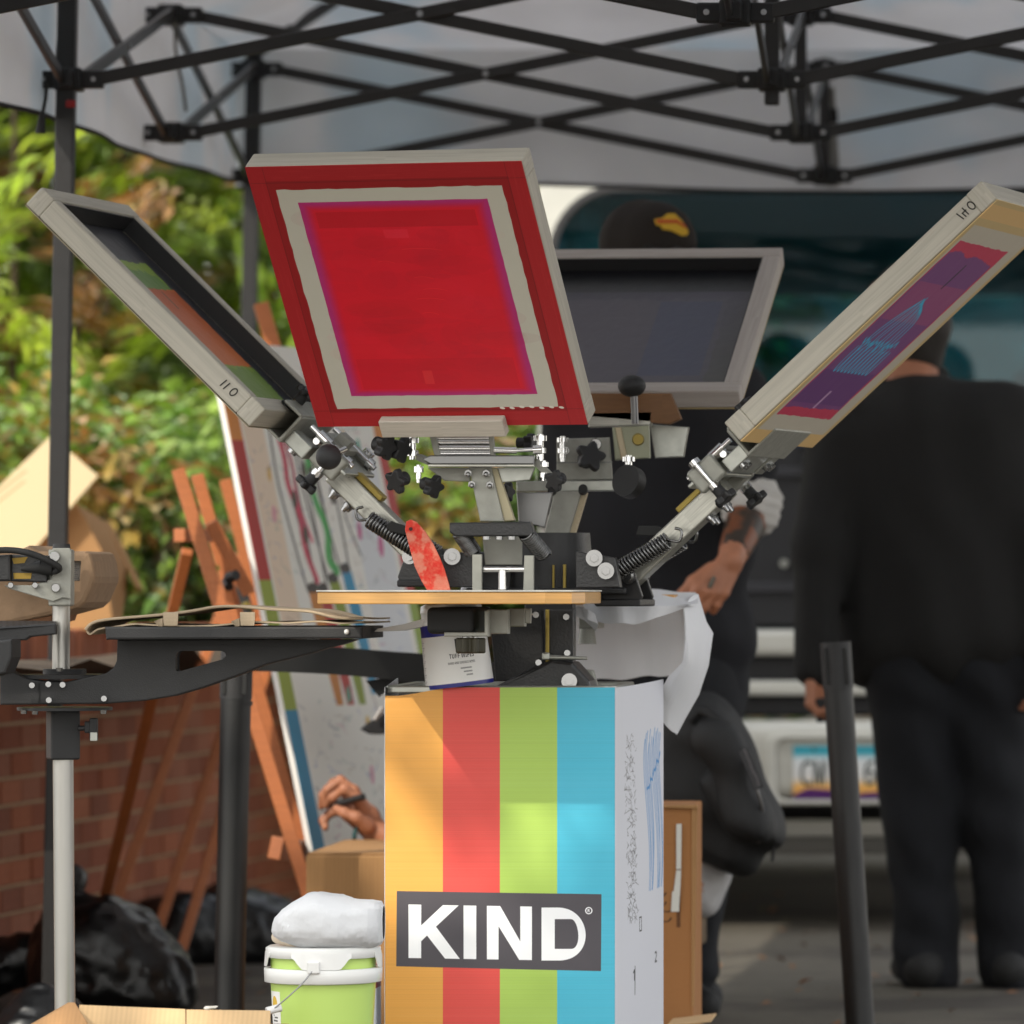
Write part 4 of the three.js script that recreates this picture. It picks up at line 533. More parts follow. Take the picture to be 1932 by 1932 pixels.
// hub and column
{
  const h = HUB, box = (w, hh, d, x, y, z, r = 0.004) => RB(w, hh, d, r).translate(h.x + x, y, h.z + z);
  part(press, 'hub', [new THREE.CylinderGeometry(0.075, 0.085, 0.11, 8).translate(h.x, 1.03, h.z), box(0.3, 0.012, 0.2, 0, 0.975, 0)], M.black);
  const side = (u0, u1, v0, v1, d, t = 0.012) => cut([[u0, v0], [u1, v0], [u1, v1], [u0, v1]], d, t);
  parts(press, 'hub_plate', [cut([[832, 1048], [893, 1040], [893, 1108], [845, 1108]], 11.08, 0.05), cut([[1086, 1040], [1160, 1052], [1170, 1108], [1086, 1110]], 11.05, 0.06), cut([[893, 1046], [1086, 1046], [1086, 1111], [893, 1111]], 11.22, 0.05)], M.black);
  part(press, 'front_cap', [cut([[848, 986], [1000, 984], [1008, 1005], [1003, 1012], [858, 1012], [848, 1004]], 10.98, 0.05, 0.003)], M.black);
  parts(press, 'cap_bolt', [918, 942, 965].map((u) => rod(P(u, 1012, 10.96), P(u, 1018, 10.96), 0.007)), M.bolt);
  part(press, 'fork', [cut([[891, 1046], [909, 1046], [909, 1116], [891, 1116]], 10.94, 0.014)], M.cast); part(press, 'fork', [cut([[989, 1048], [1007, 1048], [1007, 1116], [987, 1116]], 10.94, 0.014)], M.cast);
  part(press, 'fork_rod', [rod(P(912, 1074, 10.97), P(992, 1074, 10.97), 0.0055), rod(P(948, 1076, 10.95), P(948, 1112, 10.95), 0.0075)], M.chrome);
  parts(press, 'washer', [[853, 1050, 11.07], [1121, 1053, 11.04], [1143, 1077, 11.03]].flatMap(([u, v, d]) => [rod(P(u, v, d), P(u, v, d - 0.012), 0.0155, 0.0155, 24), rod(P(u, v, d - 0.01), P(u, v, d - 0.022), 0.009, 0.008, 6)]), M.bolt);
  part(press, 'reflector_plate', [cut([[910, 1012], [985, 1012], [985, 1066], [915, 1066]], 11.1, 0.01)], M.cast);
  parts(press, 'guide_rod', [cut([[1062, 1065], [1068, 1065], [1068, 1112], [1062, 1112]], 11.15, 0.01), cut([[1042, 1066], [1046, 1066], [1046, 1112], [1042, 1112]], 11.15, 0.01)], M.brass);
  parts(press, 'spatula_rest', [cut([[728, 990], [738, 983], [765, 992], [766, 1010], [735, 1003]], 11.15, 0.01), cut([[1205, 992], [1240, 992], [1262, 1003], [1250, 1012], [1200, 1010]], 11.2, 0.01)], M.blackMatt);
  // column under the platens
  const col = part(press, 'column', [cut([[1027, 1150], [1082, 1150], [1082, 1285], [1027, 1285]], 11.1, 0.02), cut([[925, 1175], [1020, 1152], [1028, 1285], [935, 1285]], 11.16, 0.05), box(0.09, 0.24, 0.09, 0.0, 0.89, 0)], M.black);
  parts(col, 'column_bolt', [[1011, 1160], [1016, 1250], [1068, 1164], [1070, 1232], [1062, 1254]].flatMap(([u, v]) => [rod(P(u, v, 11.09), P(u, v, 11.07), 0.008, 0.006, 8)]), M.bolt);
  part(col, 'edge_strip', cut([[1029, 1150], [1036, 1150], [1036, 1258], [1029, 1258]], 11.08, 0.01), M.brass);
  part(press, 'index_lever', [rod(P(1030, 1240, 11.06), P(1108, 1242, 11.06), 0.005, 0.003), RB(0.014, 0.014, 0.014).translate(...P(1030, 1238, 11.05))], M.zinc);
  part(press, 'base_block', [cut([[930, 1297], [1000, 1262], [1040, 1245], [1080, 1250], [1112, 1285], [1116, 1300], [930, 1300]], 11.05, 0.16, 0.006)], M.black);
  part(press, 'base_washer', [rod(P(1074, 1285, 11.05), P(1074, 1285, 11.035), 0.0145, 0.0145, 24), rod(P(1074, 1285, 11.04), P(1074, 1285, 11.026), 0.008, 0.008, 6)], M.bolt);
  part(press, 'base_foot', [cut([[1092, 1262], [1118, 1265], [1128, 1300], [1105, 1300]], 11.2, 0.04)], M.cast);
  // front platen with its arm and clamp
  const yaw = rad(14), X = V(Math.cos(yaw), 0, Math.sin(yaw)), Z = V(-Math.sin(yaw), 0, Math.cos(yaw)), pc = P(872, 1128, 10.78);
  const outline = [[-0.24, 0.22], [0.17, 0.22], [0.235, 0.17], [0.235, -0.22], [-0.24, -0.22]].map(([a, b]) => [a, -b]);
  const board = ext([[-0.235, -0.225], [0.17, -0.225], [0.215, -0.20], [0.235, -0.15], [0.235, 0.22], [-0.235, 0.22]], 0.0215, 0.002).rotateX(-Math.PI / 2);
  const pl = part(press, 'platen', inBasis(boxUV(board.rotateX(Math.PI).rotateX(Math.PI), 2), V(1, 0, 0.0), UP, V(0, 0, 1), pc), M.woodHoney);
  part(pl, 'platen_cover', ext([[-0.237, -0.228], [0.17, -0.228], [0.217, -0.202], [0.237, -0.15], [0.237, 0.222], [-0.237, 0.222]], 0.003, 0.0008).rotateX(-Math.PI / 2).translate(pc.x, pc.y + 0.0125, pc.z), mat([0.66, 0.64, 0.58], 0.7, 0, { map: rep(T.cloud, 4) }));
  part(press, 'platen_arm', [RB(0.084, 0.048, 0.36, 0.010, 4).translate(...P(868, 1170, 10.84))], M.blackMatt);
  parts(press, 'platen_clamp', [cut([[838, 1193], [914, 1193], [914, 1152], [921, 1152], [921, 1201], [838, 1201]], 10.66, 0.05), cut([[918, 1150], [958, 1150], [958, 1196], [918, 1196]], 10.72, 0.05), cut([[962, 1148], [990, 1148], [990, 1182], [962, 1182]], 10.8, 0.04), cut([[990, 1148], [1002, 1148], [1001, 1176], [990, 1176]], 10.75, 0.02)], M.cast);
  part(press, 'platen_knob', [at(lobed(0.027, 0.028, 6).rotateX(Math.PI / 2), ...P(888, 1218, 10.68))], mat([0.03, 0.026, 0.012], 0.45, 0.2)); parts(press, 'knob_stem', [878, 898].map((u) => rod(P(u, 1200, 10.68), P(u, 1210, 10.68), 0.006)), M.bolt);
  // back platen under the shirt
  part(press, 'back_platen', [RB(0.27, 0.02, 0.45, 0.006).translate(-0.86, 0.958, -11.72)], M.woodHoney);
  part(press, 'back_platen_arm', [cut([[1092, 1152], [1125, 1152], [1125, 1186], [1092, 1186]], 11.4, 0.2), rod(P(1108, 1186, 11.4), P(1108, 1215, 11.4), 0.014, 0.018)], M.cast);
}
// ================================================================ STRIPED CABINET, what stands on and by it
{
  const d = 10.98, s = F / d, x0 = (728 - CX) / s, x1 = (1160 - CX) / s, top = EYE - (1297 - CY) / s, zb = -11.5;
  const c = thing('striped_cabinet', 'press cabinet wrapped in orange, red, green and blue stripes with a black name panel', 'cabinet', V((x0 + x1) / 2, 0, -11.25));
  part(c, 'box', boxUV(RB(x1 - x0 - 0.012, top - 0.03, 0.48, 0.006).translate((x0 + x1) / 2, (top - 0.02) / 2, -11.235)), mat([0.3, 0.3, 0.31], 0.6, 0.2));
  part(c, 'tray', [ext(rim(x1 - x0 + 0.004, 0.5, 0.02), 0.014, 0.003, [rim(x1 - x0 - 0.03, 0.46, 0.015)]).rotateX(-Math.PI / 2).translate((x0 + x1) / 2, top - 0.004, -11.235), RB(x1 - x0 - 0.02, 0.008, 0.48).translate((x0 + x1) / 2, top - 0.02, -11.235)], M.zinc);
  const yb = 0.03, h = top - yb, w = x1 - x0;
  const wrap = canvasTex(1024, 1880, (x, W, H) => {
    const X = (u) => (u - 728) / 432 * W, Y = (v) => (v - 1297) / s / h * H, r = rng(3);
    for (const [a, b, k] of [[728, 836, '#e0a048'], [836, 943.5, '#d84a42'], [943.5, 1051.5, '#a5c457'], [1051.5, 1160, '#46b4cf']]) { x.fillStyle = k; x.fillRect(X(a), 0, X(b) - X(a) + 1, H); }
    for (let i = 0; i < 900; i++) { x.fillStyle = r() < 0.5 ? 'rgba(255,255,255,.018)' : 'rgba(0,0,0,.018)'; x.fillRect(0, r() * H, W, 1 + r()); }
    x.fillStyle = '#49454b'; x.beginPath(); x.moveTo(X(749), Y(1681)); x.lineTo(X(1135), Y(1687)); x.lineTo(X(1134), Y(1832)); x.lineTo(X(748), Y(1823)); x.fill();
    // the name: K I N D in heavy capitals
    x.fillStyle = '#f2f3f5'; const yT = 1707, yB = 1809, poly = (...p) => { x.beginPath(); p.forEach(([a, b], i) => { const sk = (a - 750) * 0.0165; i ? x.lineTo(X(a), Y(b + sk)) : x.moveTo(X(a), Y(b + sk)); }); x.closePath(); x.fill(); };
    poly([771, yT - 1], [795, yT - 1], [795, yT + 38], [836, yT - 1], [866, yT - 1], [823, yT + 40], [868, yB - 2], [840, yB - 2], [806, yT + 57], [795, yT + 68], [795, yB - 2], [771, yB - 2]);
    poly([875, yT - 1], [899, yT - 1], [899, yB - 2], [875, yB - 2]);
    poly([919, yT - 1], [944, yT - 1], [982, yT + 65], [982, yT - 1], [1004, yT - 1], [1004, yB - 2], [980, yB - 2], [941, yT + 37], [941, yB - 2], [919, yB - 2]);
    const D = (a, b, rx, sk) => { x.moveTo(X(a), Y(yT + b + sk)); x.lineTo(X(a + 30), Y(yT + b + sk)); x.bezierCurveTo(X(a + rx), Y(yT + b + sk), X(a + rx + 6), Y(yB - b + sk), X(a + 30), Y(yB - b - 2 + sk)); x.lineTo(X(a), Y(yB - b - 2 + sk)); x.closePath(); };
    x.beginPath(); D(1022, 0, 98, 5); D(1047, 22, 46, 5); x.fill('evenodd');
    x.strokeStyle = '#f2f3f5'; x.lineWidth = 5; x.beginPath(); x.arc(X(1111), Y(1718), 14, 0, 7); x.stroke(); x.font = 'bold 19px sans-serif'; x.fillText('R', X(1111) - 7, Y(1718) + 7);
  });
  const bow = (q, t) => 0.003 * Math.sin(q * 3.1) + 0.002 * n3(q * 6, t * 9, 2) + 0.004 * (1 - sst(t, 0.0, 0.9)) * 0;
  const fr = []; for (let j = 0; j <= 50; j++) { const row = []; for (let i = 0; i <= 40; i++) { const q = i / 40, t = j / 50, dip = t === 1 ? -0.017 * (1 - sst(q, 0, 0.32)) : 0; row.push(V(lerp(x0, x1, q) + (q < 0.03 ? -0.001 : 0), yb + h * t + dip * 1, -d + bow(q, t))); } fr.push(row); }
  const wm = mat([1, 1, 1], 0.5, 0, { map: wrap, bumpMap: rep(T.weave, 10), bumpScale: 0.0002 });
  part(c, 'wrap_front', slab(fr, 0.001), wm);
  // white return of the wrap at the right, with the children's drawings
  const scribble = canvasTex(512, 1400, (x, W, H) => {
    x.fillStyle = '#d9dade'; x.fillRect(0, 0, W, H); const r = rng(8);
    x.strokeStyle = 'rgba(90,90,90,.6)'; x.lineWidth = 2.5; for (let k = 0; k < 210; k++) { const a = 120 + wob(r, 30) + r() * 90, b = 170 + r() * 640; x.beginPath(); x.moveTo(a, b); x.lineTo(a + wob(r, 46), b + wob(r, 34)); x.lineTo(a + wob(r, 46), b + wob(r, 34)); x.stroke(); }
    x.strokeStyle = '#3a86c4'; x.lineWidth = 5; for (let k = 0; k < 12; k++) { x.beginPath(); const a = 330 + k * 14; x.moveTo(a, 150 + r() * 60); x.bezierCurveTo(a - 60, 320, a + 60, 480, a + wob(r, 60), 720); x.stroke(); } x.lineWidth = 8; x.beginPath(); x.moveTo(340, 370); for (let k = 0; k < 9; k++) x.lineTo(350 + k * 16, 360 - k * 14 + (k % 2) * 22); x.stroke();
    x.fillStyle = '#2a2a2e'; x.font = 'bold 54px sans-serif'; x.fillText('2', 400, 975); x.fillText('1', 160, 1010); x.fillRect(180, 960, 6, 100); x.strokeStyle = '#333'; x.lineWidth = 5; x.strokeRect(232, 800, 20, 46);
    x.strokeStyle = 'rgba(150,60,60,.8)'; x.lineWidth = 3; x.beginPath(); x.moveTo(170, 1180); for (let k = 0; k < 14; k++) x.lineTo(175 + wob(r, 40), 1190 + k * 14); x.stroke(); x.strokeStyle = 'rgba(70,130,110,.6)'; for (let k = 0; k < 40; k++) { x.beginPath(); const a = 360 + r() * 120, b = 1210 + r() * 150; x.moveTo(a, b); x.lineTo(a + wob(r, 50), b + wob(r, 50)); x.stroke(); }
  });
  const sr = [], xe = -0.745, ze = -11.45; for (let j = 0; j <= 40; j++) { const row = []; for (let i = 0; i <= 20; i++) { const q = i / 20, t = j / 40; row.push(V(lerp(x1 + 0.001, xe, q) + 0.004 * Math.sin(q * 3.14) * Math.sin(t * 5), yb + (h + 0.008 * q * q) * t, lerp(-d + 0.002, ze, q))); } sr.push(row); }
  part(c, 'wrap_side', slab(sr, 0.001), mat([0.92, 0.93, 0.97], 0.6, 0, { map: scribble }));
  const lr = []; for (let j = 0; j <= 40; j++) { const row = []; for (let i = 0; i <= 8; i++) { const q = i / 8, t = j / 40; row.push(V(x0 - 0.002 - 0.014 * q - 0.004 * Math.sin(t * 7) * q, yb + (h + 0.012 * q) * t, lerp(-d + 0.001, -11.0 - 0.35, q))); } lr.push(row); }
  part(c, 'wrap_return', slab(lr, 0.001), M.paper);

  // tub of wipes, leaning
  const tub = thing('wipes_tub', 'white and navy tub of wipes with its lid flipped open', 'tub', P(868, 1297, 11.02));
  const label = canvasTex(2048, 640, (x, W, H) => {
    x.fillStyle = '#e6e5e2'; x.fillRect(0, 0, W, H); x.fillStyle = '#151a7a'; x.fillRect(0, 0, W, 118); x.fillRect(0, H - 40, W, 40);
    x.fillStyle = '#161616'; x.fillRect(1190, 160, 160, 110); x.fillStyle = '#b02222'; x.fillRect(1190, 262, 160, 11); x.fillStyle = '#eee'; x.font = 'bold 60px sans-serif'; x.fillText('E', 1296, 226);
    x.fillStyle = '#1d1d1f'; x.font = 'bold 62px sans-serif'; x.save(); x.translate(1120, 352); x.scale(0.72, 1); x.fillText('TUFF WIPES', 0, 0); x.restore(); x.fillStyle = '#444'; x.save(); x.translate(1100, 412); x.scale(0.62, 1); x.font = 'bold 34px sans-serif'; x.fillText('HAND AND SURFACE WIPES', 0, 0); x.restore(); for (const [w, y] of [[110, 450], [84, 486], [60, 520]]) for (let k = 0; k < w; k += 11) x.fillRect(1330 - w + k, y, 7, 15);
    x.fillStyle = '#777'; for (let k = 0; k < 26; k++) { x.fillRect(700, 150 + k * 17, 60 + (k * 37) % 50, 6); }
  });
  const tb = tub.base, lean = -0.115, body = new THREE.CylinderGeometry(0.060, 0.0635, 0.118, 48, 1, true), place = (g) => { g.rotateZ(-lean); g.rotateX(0.02); return g.translate(tb.x, tb.y, tb.z); };
  part(tub, 'body', place(body.rotateY(-3.55).translate(0, 0.062, 0)), mat([1, 1, 1], 0.38, 0, { map: label, side: THREE.DoubleSide }));
  part(tub, 'shoulder', place(new THREE.LatheGeometry([[0.060, 0], [0.0605, 0.003], [0.0565, 0.007], [0.0565, 0.022], [0.0575, 0.024], [0.055, 0.036], [0.046, 0.040], [0.0, 0.040]].map((p) => new THREE.Vector2(...p)), 48).translate(0, 0.121, 0)), M.whitePlastic);
  part(tub, 'lid', [cut([[845, 1150], [838, 1158], [824, 1172], [806, 1181], [760, 1190], [706, 1192], [712, 1186], [760, 1178], [800, 1167], [818, 1152], [832, 1147]], 10.99, 0.07, 0.001)], M.whitePlastic);

  // ink spatula speckled red, stood up behind the front platen
  const spt = tex(256, (x, y) => { const a = sst(fbm(x * 9, y * 9, 9, 71, 4), 0.42, 0.6), b = fbm(x * 40, y * 40, 40, 73, 2); const k = 0.18 + 0.7 * a * (0.5 + 0.6 * b) + 0.2 * b; return [lerp(0.80, 0.78, k), lerp(0.56, 0.15, k), lerp(0.47, 0.08, k)]; }, true);
  const sp = thing('ink_spatula', 'ink scraper smeared with red, standing behind the wooden platen', 'spatula', P(825, 1112, 10.97));
  const sg = cut([[766, 984], [775, 980], [785, 984], [802, 1002], [818, 1027], [826, 1044], [829, 1050], [838, 1072], [846, 1098], [850, 1114], [806, 1114], [795, 1096], [782, 1068], [773, 1035], [764, 1000]], 10.97, 0.006, 0.0015);
  part(sp, 'blade', boxUV(sg, 6), mat([1, 1, 1], 0.7, 0, { map: spt, bumpMap: rep(T.lump, 6), bumpScale: 0.0008 }));
  part(sp, 'hang_hole', rod(P(775, 998, 10.9685), P(775, 998, 10.9675), 0.0035), mat([0.05, 0.01, 0.01], 0.8));

  // T-shirt pulled over the back platen, open towards the front
  const ts = thing('white_shirt', 'white T-shirt draped over the back platen with its hem hanging', 't-shirt', V(-0.72, 0.95, -11.6));
  const dd = (u, v, z) => P(u, v, z), sheet = (rowsUV, th = 0.003) => slab(rowsUV.map((row) => { const c = new THREE.CatmullRomCurve3(row.map((q) => dd(...q))); return c.getPoints(36).map((p, k) => { const e = Math.min(1, k / 4, (36 - k) / 4), q = 0.022 * (n3(p.x * 13 + p.y * 9, p.y * 11, p.z * 9, 7) - 0.5) + 0.009 * Math.sin(p.x * 70 + p.y * 55 + 6 * n3(p.x * 8, p.y * 8, p.z * 8, 2)) * n3(p.x * 7, p.y * 7, 1, 9); return p.add(V(q * 0.4 * e, q * 0.5 * e, q * e)); }); }), th);
  part(ts, 'top_layer', sheet([[[1096, 1111, 11.9], [1160, 1109, 11.92], [1240, 1112, 11.95], [1312, 1119, 11.95]], [[1088, 1113, 11.6], [1160, 1113, 11.62], [1240, 1115, 11.66], [1316, 1124, 11.66]], [[1092, 1118, 11.44], [1150, 1121, 11.42], [1236, 1128, 11.42], [1316, 1140, 11.46]], [[1104, 1148, 11.37], [1150, 1146, 11.35], [1222, 1150, 11.35], [1304, 1142, 11.40]], [[1112, 1172, 11.36], [1160, 1180, 11.34], [1212, 1177, 11.35], [1290, 1146, 11.40]]]), M.shirt);
  part(ts, 'back_layer', sheet([[[1085, 1130, 11.95], [1160, 1132, 12.0], [1240, 1135, 12.0], [1310, 1140, 11.9]], [[1085, 1200, 11.97], [1160, 1205, 12.02], [1240, 1200, 12.0], [1305, 1200, 11.9]], [[1085, 1280, 11.97], [1160, 1285, 12.0], [1235, 1275, 12.0], [1296, 1270, 11.9]]]), M.shirt);
  part(ts, 'side_layer', sheet([[[1290, 1146, 11.40], [1302, 1128, 11.5], [1313, 1122, 11.62], [1316, 1124, 11.8]], [[1292, 1170, 11.40], [1310, 1160, 11.45], [1330, 1172, 11.6], [1333, 1178, 11.75]], [[1293, 1205, 11.40], [1312, 1200, 11.44], [1341, 1196, 11.6], [1343, 1198, 11.72]], [[1288, 1248, 11.42], [1308, 1262, 11.45], [1330, 1262, 11.6], [1334, 1258, 11.7]], [[1262, 1275, 11.44], [1284, 1300, 11.47], [1312, 1315, 11.6], [1318, 1310, 11.7]], [[1246, 1303, 11.47], [1262, 1345, 11.5], [1284, 1362, 11.58], [1294, 1352, 11.66]], [[1244, 1362, 11.5], [1256, 1374, 11.52], [1268, 1384, 11.56], [1276, 1386, 11.6]]]), M.shirt);
  part(ts, 'sleeve_fold', sheet([[[1085, 1145, 11.34], [1104, 1150, 11.33], [1122, 1160, 11.34]], [[1086, 1160, 11.35], [1106, 1170, 11.33], [1128, 1178, 11.35]], [[1100, 1168, 11.37], [1112, 1180, 11.36], [1124, 1190, 11.38]]]), M.shirt);
  // the shirt on the platen behind the forks
  part(ts, 'bunched_cloth', skinOf([[P(880, 1112, 11.35), P(930, 1108, 11.4), 0.012, 0.02], [P(930, 1108, 11.4), P(975, 1113, 11.4), 0.016, 0.012], [P(1046, 1111, 11.4), P(1100, 1108, 11.5), 0.012, 0.016]], 0.006, 0.01), M.shirt);

  // tall carton behind the cabinet
  const bx = thing('tall_carton', 'tall brown carton with torn white labels behind the striped cabinet', 'carton', V(-0.8, 0, -12.35));
  const kr = canvasTex(512, 1024, (x, W, H) => { x.fillStyle = '#c98d55'; x.fillRect(0, 0, W, H); const r = rng(12); for (let k = 0; k < 500; k++) { x.fillStyle = r() < 0.5 ? 'rgba(90,50,20,.05)' : 'rgba(255,220,170,.05)'; x.fillRect(r() * W, r() * H, 40 * r(), 3); } x.strokeStyle = '#3a2a1e'; x.lineWidth = 4; x.save(); x.translate(380, 150); x.rotate(1.4); for (const [a, b] of [[0, 0], [26, 8], [60, -4], [200, 0], [236, 6], [262, -6], [300, 4]]) { x.beginPath(); x.moveTo(a, b - 30); x.quadraticCurveTo(a + 26, b - 20, a + 4, b); x.quadraticCurveTo(a - 12, b + 14, a + 22, b + 12); x.stroke(); } x.restore(); x.fillStyle = 'rgba(70,40,20,.6)'; x.fillRect(470, 80, 10, 400); });
  const cw = 0.42, chh = 0.533, cz = -12.2, cxr = (1308 - CX) / F * 12.2, cb = RB(cw, chh, 0.3, 0.003); rectUV(cb, V(1, 0, 0), UP, V(-cw / 2, -chh / 2, 0), cw, chh);
  part(bx, 'body', cb.translate(cxr - cw / 2, chh / 2, cz - 0.15), mat([0.62, 0.6, 0.58], 0.85, 0, { map: kr, bumpMap: rep(T.kraft, 3), bumpScale: 0.0006 }));
  part(bx, 'flap_edge', [cut([[1247, 1520], [1316, 1519], [1316, 1526], [1247, 1524]], 12.19, 0.02, 0.001), cut([[1305, 1520], [1316, 1520], [1310, 1900], [1304, 1900]], 12.197, 0.01, 0.001)], M.kraft);
  part(bx, 'label', [cut([[1276, 1555], [1286, 1554], [1285, 1640], [1276, 1640]], 12.196, 0.001, 0), cut([[1276, 1642], [1285, 1642], [1283, 1690], [1270, 1690]], 12.196, 0.001, 0), cut([[1268, 1692], [1283, 1690], [1281, 1730], [1266, 1730]].map(([a, b]) => [a, b - 10]), 12.1955, 0.001, 0)], mat([0.66, 0.65, 0.6], 0.7));
  part(bx, 'floor_flap', [RB(0.09, 0.004, 0.2, 0.001).rotateZ(0.12).translate(...P(1305, 1925, 12.05))], M.kraftPale);

  // closed carton left of the cabinet
  const b2 = thing('closed_carton', 'closed brown carton standing behind the green bucket', 'carton', V(-1.35, 0, -12.95));
  const w2 = 0.5, h2 = 0.413; part(b2, 'body', boxUV(RB(w2, h2, 0.68, 0.004).translate(-1.578 + w2 / 2, h2 / 2, -12.94)), M.kraft);
  part(b2, 'top_flap', [boxUV(RB(w2 - 0.006, 0.004, 0.335, 0.001).translate(-1.578 + w2 / 2, h2 + 0.003, -12.775)), boxUV(RB(w2 - 0.006, 0.004, 0.335, 0.001).translate(-1.578 + w2 / 2, h2 + 0.003, -13.113))], M.kraft);

  // bucket
  const bc = P(610, 1800, 10.62), R = 0.0935, bk = thing('green_bucket', 'lime green pail with white rim, lid and wire handle', 'bucket', V(bc.x, 0, bc.z)), ry = 0.315;
  const lathe = (pts) => new THREE.LatheGeometry(pts.map((p) => new THREE.Vector2(...p)), 56).translate(bc.x, 0, bc.z);
  part(bk, 'body', lathe([[0.074, 0.012], [0.078, 0.01], [0.0855, 0.14], [0.0945, 0.29], [0.0935, 0.305], [0.094, 0.335]]), mat([0.52, 0.72, 0.17], 0.38, 0, { clearcoat: 0.2 }));
  part(bk, 'rim_ring', lathe([[0.094, 0.276], [0.1045, 0.278], [0.1055, 0.302], [0.095, 0.303]]), M.whitePlastic);
  const lid = part(bk, 'lid', lathe([[0.0955, 0.325], [0.102, 0.322], [0.1025, 0.338], [0.096, 0.342], [0.02, 0.340], [0.0, 0.341]]), M.whitePlastic);
  const tabs = (a0, a1, drop) => { const R1 = 0.1022, n = 16, rws = [0, 1].map((j) => [...Array(n + 1)].map((_, i) => { const q = i / n, a = lerp(a0, a1, q), e = sst(q, 0, 0.22) * sst(1 - q, 0, 0.22); return V(bc.x + Math.sin(a) * (R1 + 0.002 * j), 0.332 - j * (0.008 + drop * e), bc.z + Math.cos(a) * (R1 + 0.002 * j)); })); return slab(rws, 0.002); };
  part(lid, 'lid_tab', [tabs(-0.45, 0.62, 0.021), tabs(-1.75, -1.05, 0.018), tabs(1.2, 1.8, 0.02), tabs(2.4, 3.4, 0.02)], M.whitePlastic);
  part(bk, 'handle', tube([P(592, 1829, 10.512), P(570, 1856, 10.50), P(540, 1884, 10.49), P(511, 1908, 10.49)], 0.0014, 24, 6), mat([0.3, 0.3, 0.3], 0.4, 0.8));
  part(bk, 'grip', rod(P(503, 1908, 10.49), P(530, 1901, 10.50), 0.0072), M.whitePlastic); part(bk, 'handle_lug', RB(0.022, 0.022, 0.01, 0.003).translate(...P(592, 1826, 10.514)), M.whitePlastic);
  const stick = canvasTex(128, 256, (x) => { x.fillStyle = '#f1f1ee'; x.fillRect(0, 0, 128, 256); x.fillStyle = '#e0b93c'; x.beginPath(); x.ellipse(64, 70, 34, 44, 0, 0, 7); x.fill(); x.fillStyle = '#444'; for (const [a, b, c] of [[40, 130, 10], [54, 142, 44], [34, 160, 60], [20, 200, 90], [20, 216, 70]]) x.fillRect(a, b, c, 8); });
  const sN = []; for (let j = 0; j <= 6; j++) { const row = []; for (let i = 0; i <= 6; i++) { const a = lerp(-1.32, -0.86, i / 6), yy = lerp(0.18, 0.262, j / 6), rr = lerp(0.0865, 0.0925, (yy - 0.16) / 0.12) + 0.0012; row.push(V(bc.x + Math.sin(a) * rr, yy, bc.z + Math.cos(a) * rr)); } sN.push(row); } part(bk, 'sticker', slab(sN, 0.0004), mat([1, 1, 1], 0.5, 0, { map: stick }));
  // folded white cloth bag on the lid
  const pb = thing('white_bundle', 'crumpled white paper bundle lying on the pail lid', 'bundle', V(bc.x, 0.345, bc.z));
  const cr = (p) => 0.006 * (1 - Math.abs(2 * n3(p.x * 16 + p.y * 22, p.y * 34 - p.x * 8, p.z * 20, 3) - 1)) ** 2 + 0.0035 * (1 - Math.abs(2 * n3(p.x * 40, p.y * 44 + p.x * 20, p.z * 36, 5) - 1)) ** 2 * 0.7;
  const topL = [[516, 1752], [522, 1734], [536, 1716], [556, 1702], [580, 1690], [604, 1687], [640, 1692], [668, 1699], [700, 1699], [718, 1702], [724, 1712]], botL = [[516, 1756], [522, 1764], [540, 1774], [560, 1778], [590, 1783], [620, 1787], [650, 1789], [680, 1789], [706, 1787], [720, 1780], [724, 1770]];
  const rowsB = []; for (let i = 0; i <= 60; i++) { const q = i / 60 * 10, k = Math.min(9, Math.floor(q)), f = q - k, m = (L) => [lerp(L[k][0], L[k + 1][0], f), lerp(L[k][1], L[k + 1][1], f)], a = P(...m(topL), 10.6), c = P(...m(botL), 10.6), hd = 0.085 * Math.sqrt(Math.sin(Math.PI * clamp(i / 60, 0.015, 0.985))), row = []; for (let j = 0; j <= 48; j++) { const th = j / 48 * Math.PI * 2, cs = Math.cos(th), sn = Math.sin(th), y = lerp(c.y, a.y, 0.5 + 0.5 * Math.sign(sn) * Math.abs(sn) ** 0.7), p = V(a.x, y, -10.6 + hd * Math.sign(cs) * Math.abs(cs) ** 0.8), k2 = cr(p); p.z += cs * k2; p.y += sn * k2 * 0.7; row.push(p); } rowsB.push(row); }
  part(pb, 'bag', boxUV(toCreasedNormals(slab(rowsB, 0.001), 1.3), 2), mat([0.68, 0.69, 0.71], 0.8, 0, { bumpMap: rep(T.lump, 3), bumpScale: 0.0015 }));
  part(pb, 'under_sheet', skinOf([[P(524, 1768, 10.62), P(560, 1772, 10.6), 0.012, 0.016], [P(560, 1772, 10.6), P(690, 1780, 10.6), 0.014, 0.010], [P(545, 1760, 10.64), P(640, 1772, 10.66), 0.015, 0.012]], 0.0045, 0.012), mat([0.66, 0.56, 0.44], 0.8));
  // small printed carton squeezed between pail and cabinet
  const sc = canvasTex(128, 256, (x) => { x.fillStyle = '#7d1626'; x.fillRect(0, 0, 128, 40); x.fillStyle = '#c9ccd2'; x.fillRect(0, 40, 128, 180); x.fillStyle = '#2c5f9c'; x.fillRect(20, 50, 90, 60); x.fillStyle = '#23232a'; x.font = 'bold 56px sans-serif'; x.fillText('F', 76, 170); x.fillStyle = '#7d1626'; x.fillRect(0, 220, 128, 36); });
